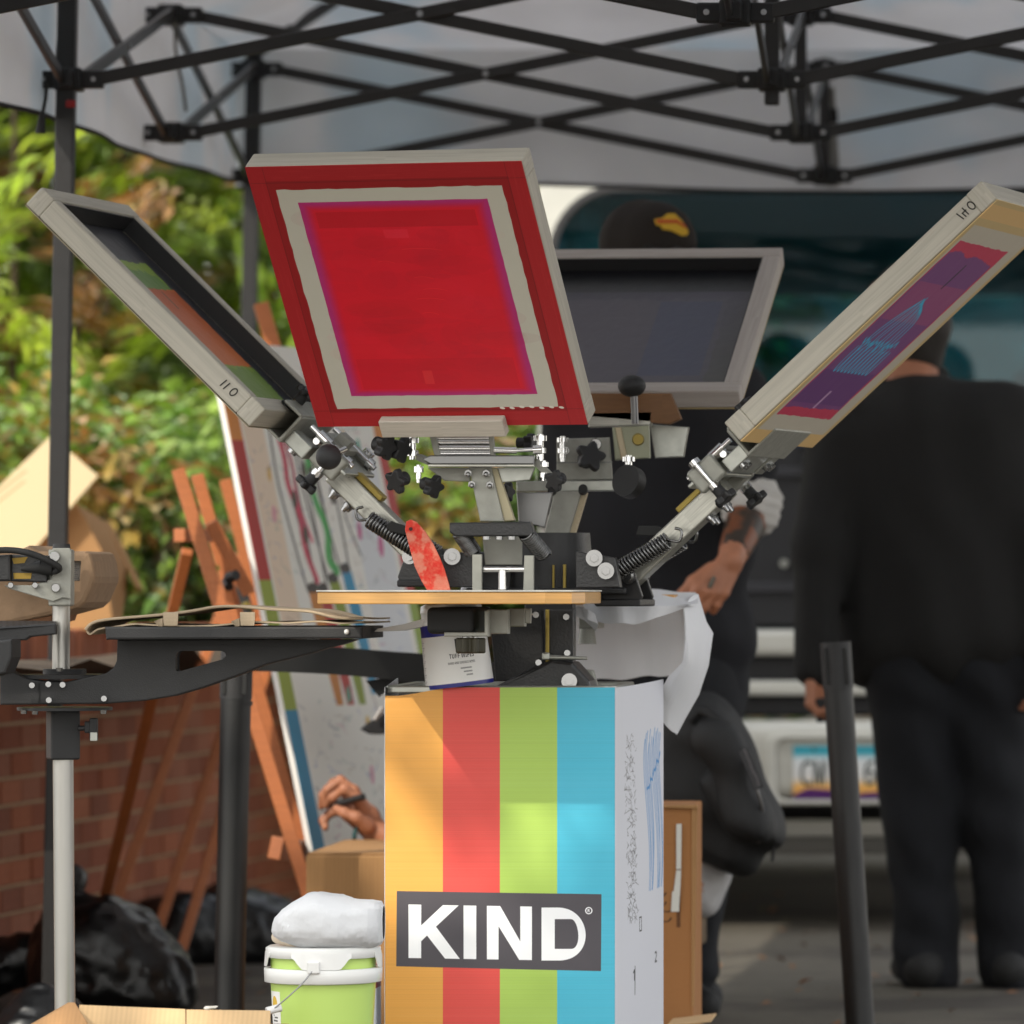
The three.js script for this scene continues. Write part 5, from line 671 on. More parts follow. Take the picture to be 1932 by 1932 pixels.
  const sb = thing('small_carton', 'small red and grey printed carton wedged between pail and cabinet', 'carton', P(700, 1935, 11.1)); const sbg = RB(0.045, 0.24, 0.08, 0.002); rectUV(sbg, V(1, 0, 0), UP, V(-0.0225, -0.12, 0), 0.045, 0.24); part(sb, 'body', sbg.translate(...P(692, 1945, 11.1)), mat([1, 1, 1], 0.5, 0, { map: sc })); part(sb, 'end_flap', RB(0.043, 0.004, 0.078, 0.001).translate(P(692, 1945, 11.1).x, P(692, 1945, 11.1).y + 0.1215, -11.1), mat([0.3, 0.02, 0.04], 0.5));
  // open carton on the floor in front
  const oc = thing('open_carton', 'open carton with splayed flaps at the bottom edge in front of the bucket', 'carton', V(-1.6, 0, -10.2));
  const wall = (a, b, y0, y1, m, name = 'side') => { const rws = [0, 1].map((j) => [a, b].map((q) => V(q.x, j ? y1 : y0, q.z))); part(oc, name, boxUV(slab(rws, 0.005)), m); };
  const A = V(P(150, 1905, 10.2).x, 0, -10.2), B = V(P(505, 1905, 10.2).x, 0, -10.2), Cc = V(B.x, 0, -10.55), Dd = V(A.x, 0, -10.55), ty = EYE - (1905 - CY) / F * 10.2;
  wall(A, B, 0.02, ty - 0.06, M.kraftPale); wall(B, Cc, 0.02, ty - 0.06, M.kraft); wall(Cc, Dd, 0.02, ty - 0.05, M.kraft); wall(Dd, A, 0.02, ty - 0.06, M.kraft);
  const flap = (pts, m) => { const rws = [[pts[0], pts[1]], [pts[3], pts[2]]]; part(oc, 'flap', boxUV(slab(rws, 0.004)), m); };
  flap([P(145, 1945, 10.17), P(350, 1945, 10.17), P(350, 1905, 10.2), P(150, 1897, 10.2)], M.kraftPale); flap([P(352, 1945, 10.17), P(510, 1945, 10.17), P(510, 1908, 10.2), P(352, 1906, 10.2)], M.kraftPale);
  flap([P(40, 1945, 10.15), P(180, 1955, 10.0), P(142, 1893, 10.1), P(130, 1893, 10.35)], M.kraft);
  part(oc, 'tape', skinOf([[P(388, 1902, 10.1), P(408, 1900, 10.1), 0.006, 0.004]], 0.003, 0.004, (x, y, z) => 0.004 * n3(x * 200, y * 200, z * 200)), mat([0.7, 0.66, 0.58], 0.2, 0, { clearcoat: 0.5 }));
}
// ================================================================ BLACK TABLETOP PRESS on the left, with its heater
{
  const d = 11.0, t = thing('tabletop_press', 'black press with a curved platen arm on a silver pole', 'printing press', P(118, 1500, d).setY(0));
  const arm = [[0, 1250], [24, 1268], [50, 1280], [75, 1284], [120, 1287], [177, 1275], [200, 1270], [214, 1260], [220, 1246], [221, 1206], [676, 1206], [650, 1215], [622, 1222], [590, 1232], [505, 1253], [440, 1278], [379, 1299], [330, 1313], [275, 1322], [200, 1328], [0, 1330]];
  const hole = [[328, 1238], [332, 1229], [340, 1225], [418, 1225], [427, 1229], [430, 1238], [424, 1246], [345, 1268], [332, 1270], [328, 1264]];
  part(t, 'platen_arm', boxUV(cut(arm, 10.97, 0.05, 0.003, [hole]), 2), M.charcoal);
  part(t, 'arm_web', boxUV(cut([[272, 1222], [330, 1224], [331, 1268], [280, 1271], [274, 1262]], 10.985, 0.03, 0.004), 2), M.black);
  const pl = part(t, 'platen', boxUV(cut([[197, 1182], [684, 1182], [684, 1205], [200, 1207]], 10.85, 0.34, 0.004), 2), M.charcoal); pl.name = 'platen';
  part(t, 'platen_stud', [new THREE.SphereGeometry(0.005, 10, 8).translate(...P(654, 1192, 10.848))], M.whitePlastic);
  parts(t, 'arm_bolt', [[60, 1293], [91, 1291], [118, 1292], [92, 1321], [196, 1318]].map(([u, v], k) => rod(P(u, v, 10.968), P(u, v, 10.958), k % 3 ? 0.006 : 0.0045, 0.0055, 8)), M.bolt);
  part(t, 'arm_seam', [cut([[73, 1288], [75, 1288], [75, 1328], [73, 1328]], 10.968, 0.004, 0)], M.blackMatt);
  const disc = (u, v, r, h) => new THREE.CylinderGeometry(r, r, h, 48).translate(...P(u, v, 11.05));
  parts(t, 'index_plate', [disc(122, 1337, 0.088, 0.006), disc(122, 1276, 0.09, 0.008), disc(122, 1268, 0.04, 0.012)], M.black);
  parts(t, 'plate_bolt', [[45, 1342], [66, 1343], [195, 1342], [36, 1284], [112, 1262]].map(([u, v]) => rod(P(u, v - 2, 10.98), P(u, v + 5, 10.98), 0.0065, 0.0055, 8)), M.bolt);
  part(t, 'socket', [bar(P(119, 1340, 11.05), P(119, 1433, 11.05), 0.055, 0.055, V(0.35, 0, 1).normalize(), 0.004)], M.black);
  part(t, 'socket_knob', [rod(P(148, 1374, 11.02), P(170, 1374, 11.02), 0.005), RB(0.014, 0.022, 0.014, 0.003).translate(...P(167, 1372, 11.02)), RB(0.014, 0.042, 0.02, 0.003).translate(...P(177, 1376, 11.02))], M.plastic);
  part(t, 'socket_knob_face', RB(0.013, 0.016, 0.003, 0.001).translate(...P(177, 1390, 10.995)), M.zinc);
  part(t, 'pole', [rod(P(119, 1432, 11.05), V(P(124, 1500, 11.05).x, 0.02, -11.05), 0.0192, 0.0192, 32)], M.greyPole);
  part(t, 'upper_pole', [rod(P(116, 1035, 11.05), P(115, 1262, 11.05), 0.0165, 0.0165, 32)], M.greyPole);
  parts(t, 'pole_foot', [-1, 1].map((s) => bar(V(P(124, 1500, 11.05).x, 0.03, -11.05), V(P(124, 1500, 11.05).x + s * 0.4, 0.02, -11.3), 0.04, 0.03)), M.black);
  // clamp and control of the heater that swings on the pole
  part(t, 'clamp_plate', [boxUV(cut([[97, 1041], [100, 1034], [131, 1034], [135, 1042], [133, 1130], [118, 1128], [100, 1135], [15, 1110], [8, 1104], [60, 1104], [98, 1092]], 11.0, 0.008, 0.0015), 3), boxUV(RB(0.042, 0.105, 0.045, 0.004).translate(...P(116, 1090, 11.03)), 3)], M.cast);
  part(t, 'pole_cap', [rod(P(116, 1026, 11.05), P(116, 1036, 11.05), 0.0155, 0.017, 24)], M.plastic);
  parts(t, 'clamp_bolt', [[103, 1050, 0.011], [105, 1109, 0.009], [66, 1104, 0.006], [20, 1104, 0.006]].map(([u, v, r]) => rod(P(u, v, 10.995), P(u, v, 10.98), r, r * 0.8, 14)), M.bolt);
  part(t, 'control_box', [cut([[-40, 1050], [19, 1046], [20, 1096], [-40, 1098]], 10.98, 0.06, 0.004)], M.charcoal);
  const inner = part(t, 'heater_casing', [cut([[20, 1046], [90, 1048], [88, 1099], [20, 1097]], 10.995, 0.05, 0.003)], M.black);
  part(inner, 'warning_label', [cut([[22, 1053], [52, 1051], [46, 1062], [26, 1064]], 10.993, 0.001, 0), cut([[25, 1081], [60, 1081], [58, 1092], [26, 1092]], 10.993, 0.001, 0)], mat([0.32, 0.2, 0.02], 0.6));
  part(t, 'power_plug', [rod(P(40, 1073, 10.985), P(78, 1070, 10.985), 0.004, 0.013, 16), rod(P(78, 1070, 10.985), P(100, 1072, 10.985), 0.014, 0.014, 16)], M.blackMatt);
  part(t, 'cable', [tube([P(-30, 1040, 10.97), P(20, 1038, 10.97), P(60, 1045, 10.96), P(95, 1060, 10.96), P(112, 1072, 10.97), P(102, 1078, 10.98), P(86, 1072, 10.985)], 0.0062, 50, 10)], M.blackMatt);
  const head = thing('heater_head', 'tan covered heater head with white data label behind the silver pole', 'heater', P(60, 1090, 11.2));
  part(head, 'cover', boxUV(cut([[-60, 1037], [40, 1036], [54, 1029], [72, 1040], [160, 1040], [168, 1044], [174, 1060], [178, 1088], [176, 1100], [160, 1136], [148, 1147], [100, 1160], [-60, 1192]], 11.12, 0.30, 0.008, [[[132, 1050], [158, 1050], [161, 1058], [158, 1104], [132, 1104]]]), 3), mat([0.34, 0.22, 0.13], 0.85, 0, { map: rep(T.cloud, 3), bumpMap: rep(T.lump, 4), bumpScale: 0.001 }));
  part(head, 'casing', cut([[126, 1048], [164, 1048], [164, 1108], [126, 1108]], 11.15, 0.1, 0.002), mat([0.07, 0.06, 0.03], 0.7));
  const dl = canvasTex(128, 160, (x) => { x.fillStyle = '#d9d5ce'; x.fillRect(0, 0, 128, 160); x.fillStyle = '#8c8a88'; for (let k = 0; k < 9; k++) x.fillRect(8, 12 + k * 16, 60 + (k * 29) % 48, 5); });
  part(head, 'data_label', rectUV(RB(0.021, 0.036, 0.001, 0.0004, 1), V(1, 0, 0), UP, V(-0.0105, -0.018, 0), 0.021, 0.036).translate(...P(142, 1077, 11.145)), mat([1, 1, 1], 0.6, 0, { map: dl }));
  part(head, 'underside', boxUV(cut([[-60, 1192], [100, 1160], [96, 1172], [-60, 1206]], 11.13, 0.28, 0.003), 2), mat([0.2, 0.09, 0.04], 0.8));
  // perforated platen and a second one nearer, both running out of the picture
  const holes = tex(128, (x, y) => { const a = ((x * 4) % 1) - 0.5, b = ((y * 4) % 1) - 0.5; return Math.hypot(a, b) < 0.24 ? 0.05 : 0.9; }, true); holes.repeat.set(12, 12);
  part(t, 'perforated_platen', boxUV(cut([[-90, 1190], [105, 1178], [105, 1197], [56, 1202], [48, 1208], [-90, 1214]], 10.86, 0.02, 0.003)), M.charcoal);
  const pp = quad(P(-90, 1188, 10.84), V(1, 0, 0), V(0, 0.10, -1).normalize(), 0.19, 0.24); part(t, 'perforated_top', slab([[P(-90, 1190, 10.845), P(105, 1178, 10.86)], [P(-90, 1172, 11.05), P(104, 1173, 11.05)]], 0.003), mat([0.045, 0.047, 0.052], 0.5, 0, { map: (() => { const h = holes.clone(); h.repeat.set(4, 3); return h; })() }));
  part(t, 'near_platen', boxUV(cut([[-60, 1212], [22, 1206], [22, 1240], [10, 1270], [-60, 1290]], 10.75, 0.1, 0.004), 2), M.charcoal);
  // canvas bag lying on the long platen
  const b = thing('canvas_bag', 'natural canvas tote bag lying flat on the black platen', 'tote bag', P(420, 1182, 11));
  const lay = (line, zs, wob_) => zs.map((z, j) => new THREE.CatmullRomCurve3(line.map(([u, v]) => { const p = P(u, v, 10.85); p.z = -z; p.x += j * 0.004; p.y += wob_ * Math.sin(u * 0.03 + j); return p; })).getPoints(60));
  const upper = [[160, 1188], [170, 1177], [188, 1171], [230, 1166], [280, 1162], [330, 1157], [370, 1151], [405, 1145], [440, 1144], [480, 1147], [530, 1151], [575, 1153], [606, 1159], [630, 1165], [660, 1167], [684, 1167]];
  const lower = [[161, 1190], [166, 1196], [182, 1187], [212, 1183], [250, 1178], [275, 1179], [330, 1181], [400, 1180], [450, 1176], [480, 1174], [540, 1175], [600, 1172], [640, 1176], [684, 1174]];
  part(b, 'upper_panel', slab(lay(upper, [10.86, 10.92, 11.0, 11.08, 11.16], 0.001), 0.003), M.canvas);
  part(b, 'lower_panel', slab(lay(lower, [10.865, 10.92, 11.0, 11.08, 11.16], 0.0005), 0.003), M.canvas);
  part(b, 'hem', tube(lay(upper, [10.859], 0)[0].filter((_, i) => i % 3 === 0), 0.003, 90, 6), M.canvas);
  for (const [u0, u1] of [[308, 336], [453, 481]]) { part(b, 'carry_strap', slab([[P(u0, 1156, 10.855), P(u1, 1156, 10.855)], [P(u0, 1166, 10.848), P(u1, 1166, 10.848)], [P(u0 + 2, 1180, 10.85), P(u1 - 1, 1180, 10.85)]], 0.004), M.canvas); part(b, 'strap_end', slab([[P(u0 - 16, 1172, 10.87), P(u0, 1166, 10.855)], [P(u0 - 8, 1181, 10.87), P(u0, 1181, 10.855)]], 0.004), M.canvas); }
}
// ================================================================ EASELS AND THE DRAWN BOARD
{
  const o = P(590, 1606, 13.45), h = V(0.36, 0, -0.933).normalize(), up = V(-0.205, 0.975, -0.08).normalize(), W = 0.76, H = 1.19, n = h.clone().cross(up).normalize();
  const r = rng(33);
  const art = canvasTex(1024, 1600, (x, w, hh) => {
    const Y = (t) => hh * (1 - t);
    x.fillStyle = '#ece9e1'; x.fillRect(0, 0, w, hh);
    const cols = ['#2f86ad', '#96a43a', '#b5302a', '#d4863a'], cut_ = [0, 0.275, 0.53, 0.805, 1];
    for (let k = 0; k < 4; k++) { x.fillStyle = cols[k]; x.fillRect(0, Y(cut_[k + 1]), 78, hh * (cut_[k + 1] - cut_[k]) + 1); }
    x.fillStyle = '#b5302a'; x.fillRect(w - 62, Y(0.8), 62, hh * 0.3); x.fillStyle = '#8da33a'; x.fillRect(w - 62, Y(0.5), 62, hh * 0.26); x.fillStyle = '#2f86ad'; x.fillRect(w - 62, Y(0.24), 62, hh * 0.24); x.fillStyle = '#d4863a'; x.fillRect(w - 62, 0, 62, hh * 0.2);
    x.fillStyle = 'rgba(226,170,120,.35)'; x.fillRect(90, 0, 130, hh * 0.6); x.fillStyle = 'rgba(190,200,225,.35)'; x.fillRect(700, hh * 0.2, 230, hh * 0.5);
    const S = (c, l, pts) => { x.strokeStyle = c; x.lineWidth = l; x.lineCap = 'round'; x.lineJoin = 'round'; x.beginPath(); x.moveTo(...pts[0]); for (let k = 1; k < pts.length - 1; k++) x.quadraticCurveTo(pts[k][0], pts[k][1], (pts[k][0] + pts[k + 1][0]) / 2, (pts[k][1] + pts[k + 1][1]) / 2); x.lineTo(...pts[pts.length - 1]); x.stroke(); };
    // long petals drawn in marker, ending in coloured points
    const pet = [[300, 0.84, 0.50, '#c97f2e', 0.40], [370, 0.82, 0.50, '#b8382e', 0.40], [450, 0.86, 0.52, '#8a9a2c', 0.40], [545, 0.88, 0.54, '#2b8fb8', 0.42]];
    pet.forEach(([a, t0, t1, c, t2], k) => {
      S('#3a342f', 11, [[a - 40, Y(t0)], [a - 60, Y((t0 + t1) / 2 + 0.06)], [a - 44, Y((t0 + t1) / 2)], [a - 10, Y(t1 + 0.03)], [a + 8, Y(t1)]]); S('#3a342f', 11, [[a + 46, Y(t0 + 0.02)], [a + 60, Y((t0 + t1) / 2 + 0.08)], [a + 64, Y((t0 + t1) / 2)], [a + 60, Y(t1 + 0.03)], [a + 52, Y(t1 - 0.01)]]);
      x.fillStyle = c; x.beginPath(); x.moveTo(a + 6, Y(t1)); x.quadraticCurveTo(a + 40, Y(t1 + 0.05), a + 70, Y(t1)); x.quadraticCurveTo(a + 96, Y((t1 + t2) / 2 - 0.06), a + 84, Y(t2 - 0.12)); x.lineTo(a + 40, Y(t2 - 0.12)); x.quadraticCurveTo(a + 4, Y((t1 + t2) / 2), a + 6, Y(t1)); x.fill();
      x.fillStyle = '#3c352f'; x.beginPath(); x.ellipse(a + 34, Y(t1 + 0.014), 32, 16, 0, 0, 7); x.fill();
    });
    S('rgba(205,45,75,.85)', 30, [[290, Y(0.86)], [330, Y(0.78)], [300, Y(0.72)], [352, Y(0.66)], [330, Y(0.6)], [372, Y(0.53)]]); S('rgba(205,45,75,.65)', 20, [[330, Y(0.84)], [372, Y(0.76)], [340, Y(0.69)], [392, Y(0.61)]]);
    S('rgba(60,165,70,.9)', 38, [[440, Y(0.87)], [480, Y(0.78)], [452, Y(0.70)], [520, Y(0.63)], [470, Y(0.57)], [516, Y(0.55)]]); S('rgba(60,165,70,.7)', 24, [[520, Y(0.86)], [545, Y(0.8)], [520, Y(0.75)]]);
    x.fillStyle = '#4d4438'; for (const [a, t] of [[330, 0.69], [430, 0.75], [500, 0.80], [560, 0.79], [590, 0.70], [470, 0.74], [360, 0.62]]) { x.beginPath(); x.ellipse(a, Y(t), 17, 30, 0.3, 0, 7); x.fill(); }
    S('#2e2a27', 9, [[590, Y(0.88)], [650, Y(0.74)], [640, Y(0.66)], [700, Y(0.58)]]);
    for (const [a, t, c, q] of [[725, 0.63, '#c9588f', 20], [850, 0.60, '#c9588f', 24], [830, 0.80, '#3f9a86', 20], [800, 0.73, '#d2ac48', 24], [740, 0.82, '#d2a848', 16], [880, 0.7, '#d2ac48', 16], [180, 0.66, '#dd9aa8', 18], [200, 0.74, '#d9b060', 16], [430, 0.30, '#5aa58c', 18], [520, 0.24, '#d8b24a', 18], [480, 0.14, '#dba6b6', 20], [560, 0.10, '#dba6b6', 20], [620, 0.06, '#c79ac0', 22]]) { x.fillStyle = c; x.beginPath(); x.ellipse(a, Y(t), q * 0.7, q * 1.6, 0.25, 0, 7); x.fill(); }
    x.lineWidth = 4; for (let k = 0; k < 420; k++) { const a = 110 + r() * 780, t = r(), c = ['rgba(90,90,110,.28)', 'rgba(170,90,120,.28)', 'rgba(80,120,110,.28)', 'rgba(130,110,90,.3)', 'rgba(90,100,170,.3)'][k % 5]; S(c, 3 + r() * 3, [[a, Y(t)], [a + wob(r, 50), Y(t + wob(r, 0.02))], [a + wob(r, 70), Y(t + wob(r, 0.03))]]); }
    for (let row = 0; row < 12; row++) { x.fillStyle = 'rgba(80,80,110,.35)'; for (let k = 0; k < 7; k++) x.fillRect(660 + k * 22 + wob(r, 6), Y(0.86 - row * 0.022), 14, 5); }
    x.fillStyle = 'rgba(40,40,44,.55)'; x.fillRect(700, Y(0.075), 260, 42); S('rgba(110,80,70,.6)', 5, [[560, Y(0.36)], [640, Y(0.2)], [660, Y(0.12)]]);
  });
  const b = thing('drawn_board', 'white board with coloured border and marker drawings, leaning on the easels', 'board', o);
  const geo = RB(W, H, 0.014, 0.001, 1).translate(W / 2, H / 2, -0.007); part(b, 'panel', inBasis(geo, h, up, n, o), mat([0.72, 0.71, 0.68], 0.7));
  const face = RB(W - 0.002, H - 0.002, 0.001, 0.0003, 1).translate(W / 2, H / 2, 0.0008); rectUV(face, V(1, 0, 0), V(0, 1, 0), V(0, 0, 0), W, H); part(b, 'printed_face', inBasis(face, h, up, n, o), mat([1, 1, 1], 0.55, 0, { map: art }));
  const bars = (t, list, w = 0.026) => { for (const [name, a, c, ww, hh] of list) part(t, name, boxUV(bar(P(...a), P(...c), ww ?? w, hh ?? 0.022, V(0.2, 0, 1).normalize(), 0.002, 2), 2), M.easel); };
  const e1 = thing('easel', 'orange-brown wooden easel in front, holding the near side of the board', 'easel', V(-1.85, 0, -13.6), 'wooden easels');
  bars(e1, [['front_leg', [336, 886, 13.35], [585, 1700, 13.25], 0.03], ['front_leg', [372, 896, 13.6], [578, 1625, 13.55], 0.028], ['rear_leg', [353, 1040, 13.5], [188, 1735, 14.2]], ['brace', [398, 985, 13.42], [470, 1120, 13.45], 0.03], ['cross_bar', [338, 1010, 13.4], [412, 1010, 13.55], 0.03, 0.03], ['mast', [400, 1010, 13.6], [452, 1200, 13.56], 0.02], ['tray', [520, 1600, 13.3], [640, 1612, 13.8], 0.05, 0.03]]);
  part(e1, 'tightening_knob', [rod(P(430, 1090, 13.38), P(446, 1085, 13.36), 0.012, 0.012, 12), rod(P(427, 1095, 13.4), P(432, 1108, 13.38), 0.011, 0.011, 12)], M.plastic); part(e1, 'brass_screw', [rod(P(461, 1143, 13.4), P(466, 1141, 13.39), 0.008, 0.008, 10), rod(P(410, 1072, 13.34), P(410, 1072, 13.33), 0.007, 0.007, 10)], M.brass);
  const e2 = thing('easel', 'orange-brown wooden easel behind the board with sunlit legs', 'easel', V(-1.8, 0, -14.4), 'wooden easels');
  bars(e2, [['mast', [425, 905, 14.0], [492, 1160, 14.0], 0.028], ['front_leg', [492, 572, 14.3], [535, 720, 14.3], 0.036], ['rear_leg', [470, 1010, 14.9], [208, 1728, 14.5]], ['rear_leg', [512, 1100, 15.5], [278, 1815, 14.95]], ['rear_leg', [518, 1210, 15.2], [326, 1845, 14.6]], ['front_leg', [470, 1330, 13.9], [585, 1700, 13.75]], ['cross_bar', [470, 1030, 14.1], [540, 1040, 14.3], 0.03, 0.03]]);
}
// ================================================================ SACKS, CARTONS ON THE WALL, BARRIER POSTS
{
  const sackM = mat([0.0045, 0.005, 0.006], 0.36);
  const crinkle = (s, a = 0.02) => (x, y, z) => a * (Math.abs(n3(x * 9 + s, y * 11, z * 9) - 0.5) * 2 - 0.5) + a * 0.7 * (Math.abs(n3(x * 24 + y * 10, y * 26 + s, z * 27 - x * 9) - 0.5) * 2 - 0.4) + a * 0.3 * (n3(x * 60, y * 70 + s, z * 70) - 0.5);
  const sack = (label, base, bones, s, neck) => { const t = thing('rubbish_sack', label, 'rubbish sack', base, 'black rubbish sacks'); part(t, 'sack', boxUV(skinOf(bones, 0.011, 0.09, crinkle(s)), 2), sackM); part(t, 'knot', skinOf(neck, 0.006, 0.02, crinkle(s + 3, 0.012)), sackM); };
  sack('black rubbish sack beside the silver pole, its neck pointing up', V(-2.2, 0, -13.7), [[P(190, 1815, 13.7), P(255, 1850, 13.7), 0.13, 0.105], [P(150, 1760, 13.75), P(200, 1800, 13.7), 0.06, 0.11], [P(140, 1700, 13.8), P(155, 1760, 13.75), 0.025, 0.05], [P(255, 1850, 13.7), P(305, 1870, 13.65), 0.1, 0.06], [P(140, 1850, 13.7), P(230, 1880, 13.7), 0.09, 0.09]], 4, [[P(138, 1690, 13.8), P(132, 1660, 13.82), 0.02, 0.035]]);
  sack('small black sack half hidden behind the canopy leg at the left edge', V(-2.4, 0, -13.9), [[P(10, 1815, 13.95), P(55, 1800, 13.95), 0.04, 0.05], [P(-30, 1825, 13.95), P(10, 1815, 13.95), 0.06, 0.04]], 11, [[P(58, 1798, 13.95), P(74, 1780, 13.95), 0.03, 0.02]]);
  sack('shiny black sack slumped in front of the canopy leg foot', V(-2.2, 0, -13.0), [[P(80, 1910, 12.6), P(70, 1950, 12.6), 0.035, 0.07], [P(70, 1950, 12.6), P(120, 1970, 12.6), 0.07, 0.07]], 19, [[P(84, 1895, 12.6), P(92, 1868, 12.62), 0.03, 0.012]]);
  sack('wide black sack lying under the easel legs', V(-2.1, 0, -15.4), [[P(330, 1775, 15.5), P(430, 1770, 15.6), 0.10, 0.115], [P(265, 1755, 15.5), P(330, 1775, 15.5), 0.05, 0.09], [P(430, 1770, 15.6), P(520, 1765, 15.6), 0.115, 0.085], [P(480, 1735, 15.7), P(530, 1750, 15.7), 0.06, 0.06]], 27, [[P(250, 1750, 15.5), P(238, 1755, 15.5), 0.028, 0.012], [P(475, 1695, 15.7), P(500, 1720, 15.7), 0.03, 0.04]]);
  // cartons on the wall top
  const oc = thing('flattened_carton', 'open brown carton tipped on the wall with one flap bright in the sun', 'carton', P(160, 1187, 15.2));
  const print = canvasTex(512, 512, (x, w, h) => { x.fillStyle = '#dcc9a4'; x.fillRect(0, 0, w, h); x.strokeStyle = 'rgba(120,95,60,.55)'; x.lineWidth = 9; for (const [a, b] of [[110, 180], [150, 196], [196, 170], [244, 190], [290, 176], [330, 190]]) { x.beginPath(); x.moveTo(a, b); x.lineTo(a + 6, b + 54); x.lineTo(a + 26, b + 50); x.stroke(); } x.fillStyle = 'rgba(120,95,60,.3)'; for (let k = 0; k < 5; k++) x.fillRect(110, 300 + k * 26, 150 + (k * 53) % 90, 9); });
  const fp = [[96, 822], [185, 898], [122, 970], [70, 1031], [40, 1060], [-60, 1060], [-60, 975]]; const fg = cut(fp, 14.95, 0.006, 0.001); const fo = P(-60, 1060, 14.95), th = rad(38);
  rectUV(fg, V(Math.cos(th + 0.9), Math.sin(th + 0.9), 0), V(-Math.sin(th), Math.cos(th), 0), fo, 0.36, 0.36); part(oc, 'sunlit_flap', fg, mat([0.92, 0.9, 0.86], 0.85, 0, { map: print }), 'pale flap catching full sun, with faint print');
  part(oc, 'side_panel', boxUV(cut([[118, 976], [143, 953], [160, 975], [190, 1040], [213, 1190], [60, 1190], [66, 1035]], 15.02, 0.006, 0.001), 2), M.kraft);
  part(oc, 'end_panel', boxUV(slab([[P(143, 953, 15.02), P(197, 984, 15.25)], [P(190, 1040, 15.02), P(240, 1070, 15.25)], [P(213, 1190, 15.02), P(226, 1190, 15.25)]], 0.006), 2), M.kraft);
  part(oc, 'flap', boxUV(slab([[P(197, 984, 15.25), P(205, 986, 15.3)], [P(222, 1030, 15.24), P(232, 1034, 15.3)], [P(258, 1108, 15.22), P(268, 1112, 15.3)]], 0.006), 2), M.kraft);
  const lc = thing('low_carton', 'low tan carton standing behind the heater on the wall top', 'carton', P(60, 1185, 14.6)); part(lc, 'body', boxUV(RB(0.09, 0.055, 0.08, 0.003).translate(P(75, 1160, 14.6).x, 0.878 + 0.0285, -14.6), 2), M.kraftPale); part(lc, 'top_flap', RB(0.088, 0.004, 0.078, 0.001).translate(P(75, 1160, 14.6).x, 0.936, -14.6), M.kraft);
  // barrier posts and belt
  const postM = mat([0.007, 0.007, 0.007], 0.55, 0, { roughnessMap: rep(T.cloud, 3) });
  const post = (label, a, b, r) => { const t = thing('barrier_post', label, 'barrier post', V(b.x, 0, b.z), 'retractable belt posts'); const up = a.clone().sub(b).normalize(), q = a.clone().addScaledVector(up, -0.10); part(t, 'tube', rod(b, q, r, r, 40), postM); const hd = part(t, 'head', rod(q, a, r * 1.06, r * 1.06, 40), M.plastic); part(hd, 'slot', [-0.9, 0.9].map((s) => bar(q.clone().add(V(s * r * 0.75, 0.01, r * 0.80)), a.clone().add(V(s * r * 0.75, -0.012, r * 0.80)), 0.009, 0.012, V(0, 0, 1), 0.001)), M.blackMatt); part(t, 'base', rod(b.clone().setY(0.004), b.clone().setY(0.03), 0.17, 0.16, 48), postM); return t; };
  post('leaning black barrier post at the right, between the van and the viewer', P(1576, 1212, 12.8), V(P(1624, 1960, 12.8).x, 0.015, -12.8), 0.0315);
  const pL = post('upright black barrier post holding the belt, in front of the wide sack', P(447, 1228, 12.3), V(P(430, 1990, 12.3).x, 0.015, -12.3), 0.0315);
  part(pL, 'collar', rod(P(446, 1330, 12.3), P(446.4, 1322, 12.3), 0.0335, 0.0335, 40), postM);
  const belt = thing('barrier_belt', 'black webbing belt running from the left post behind the presses', 'barrier belt', P(600, 1240, 12.3)), bm = mat([0.010, 0.010, 0.010], 0.8, 0, { bumpMap: rep(T.weave, 12), bumpScale: 0.0008 });
  const bp = [[470, 1240, 12.3, 0.030], [560, 1243, 12.3, 0.030], [650, 1248, 12.3, 0.030], [740, 1256, 12.32, 0.031], [800, 1262, 12.35, 0.033], [860, 1270, 12.4, 0.033], [980, 1282, 12.5, 0.033]];
  part(belt, 'webbing', slab([1, 0, -1].map((k) => new THREE.CatmullRomCurve3(bp.map(([u, v, d, w]) => P(u, v, d).add(V(0, k * w * 0.95, 0)))).getPoints(50)), 0.003), bm);
  part(belt, 'belt_clip', cut([[690, 1285], [740, 1276], [800, 1285], [800, 1300], [735, 1300], [715, 1315], [703, 1372], [680, 1383], [712, 1384], [716, 1300]].slice(0, 6), 12.34, 0.012, 0.002), bm);
}
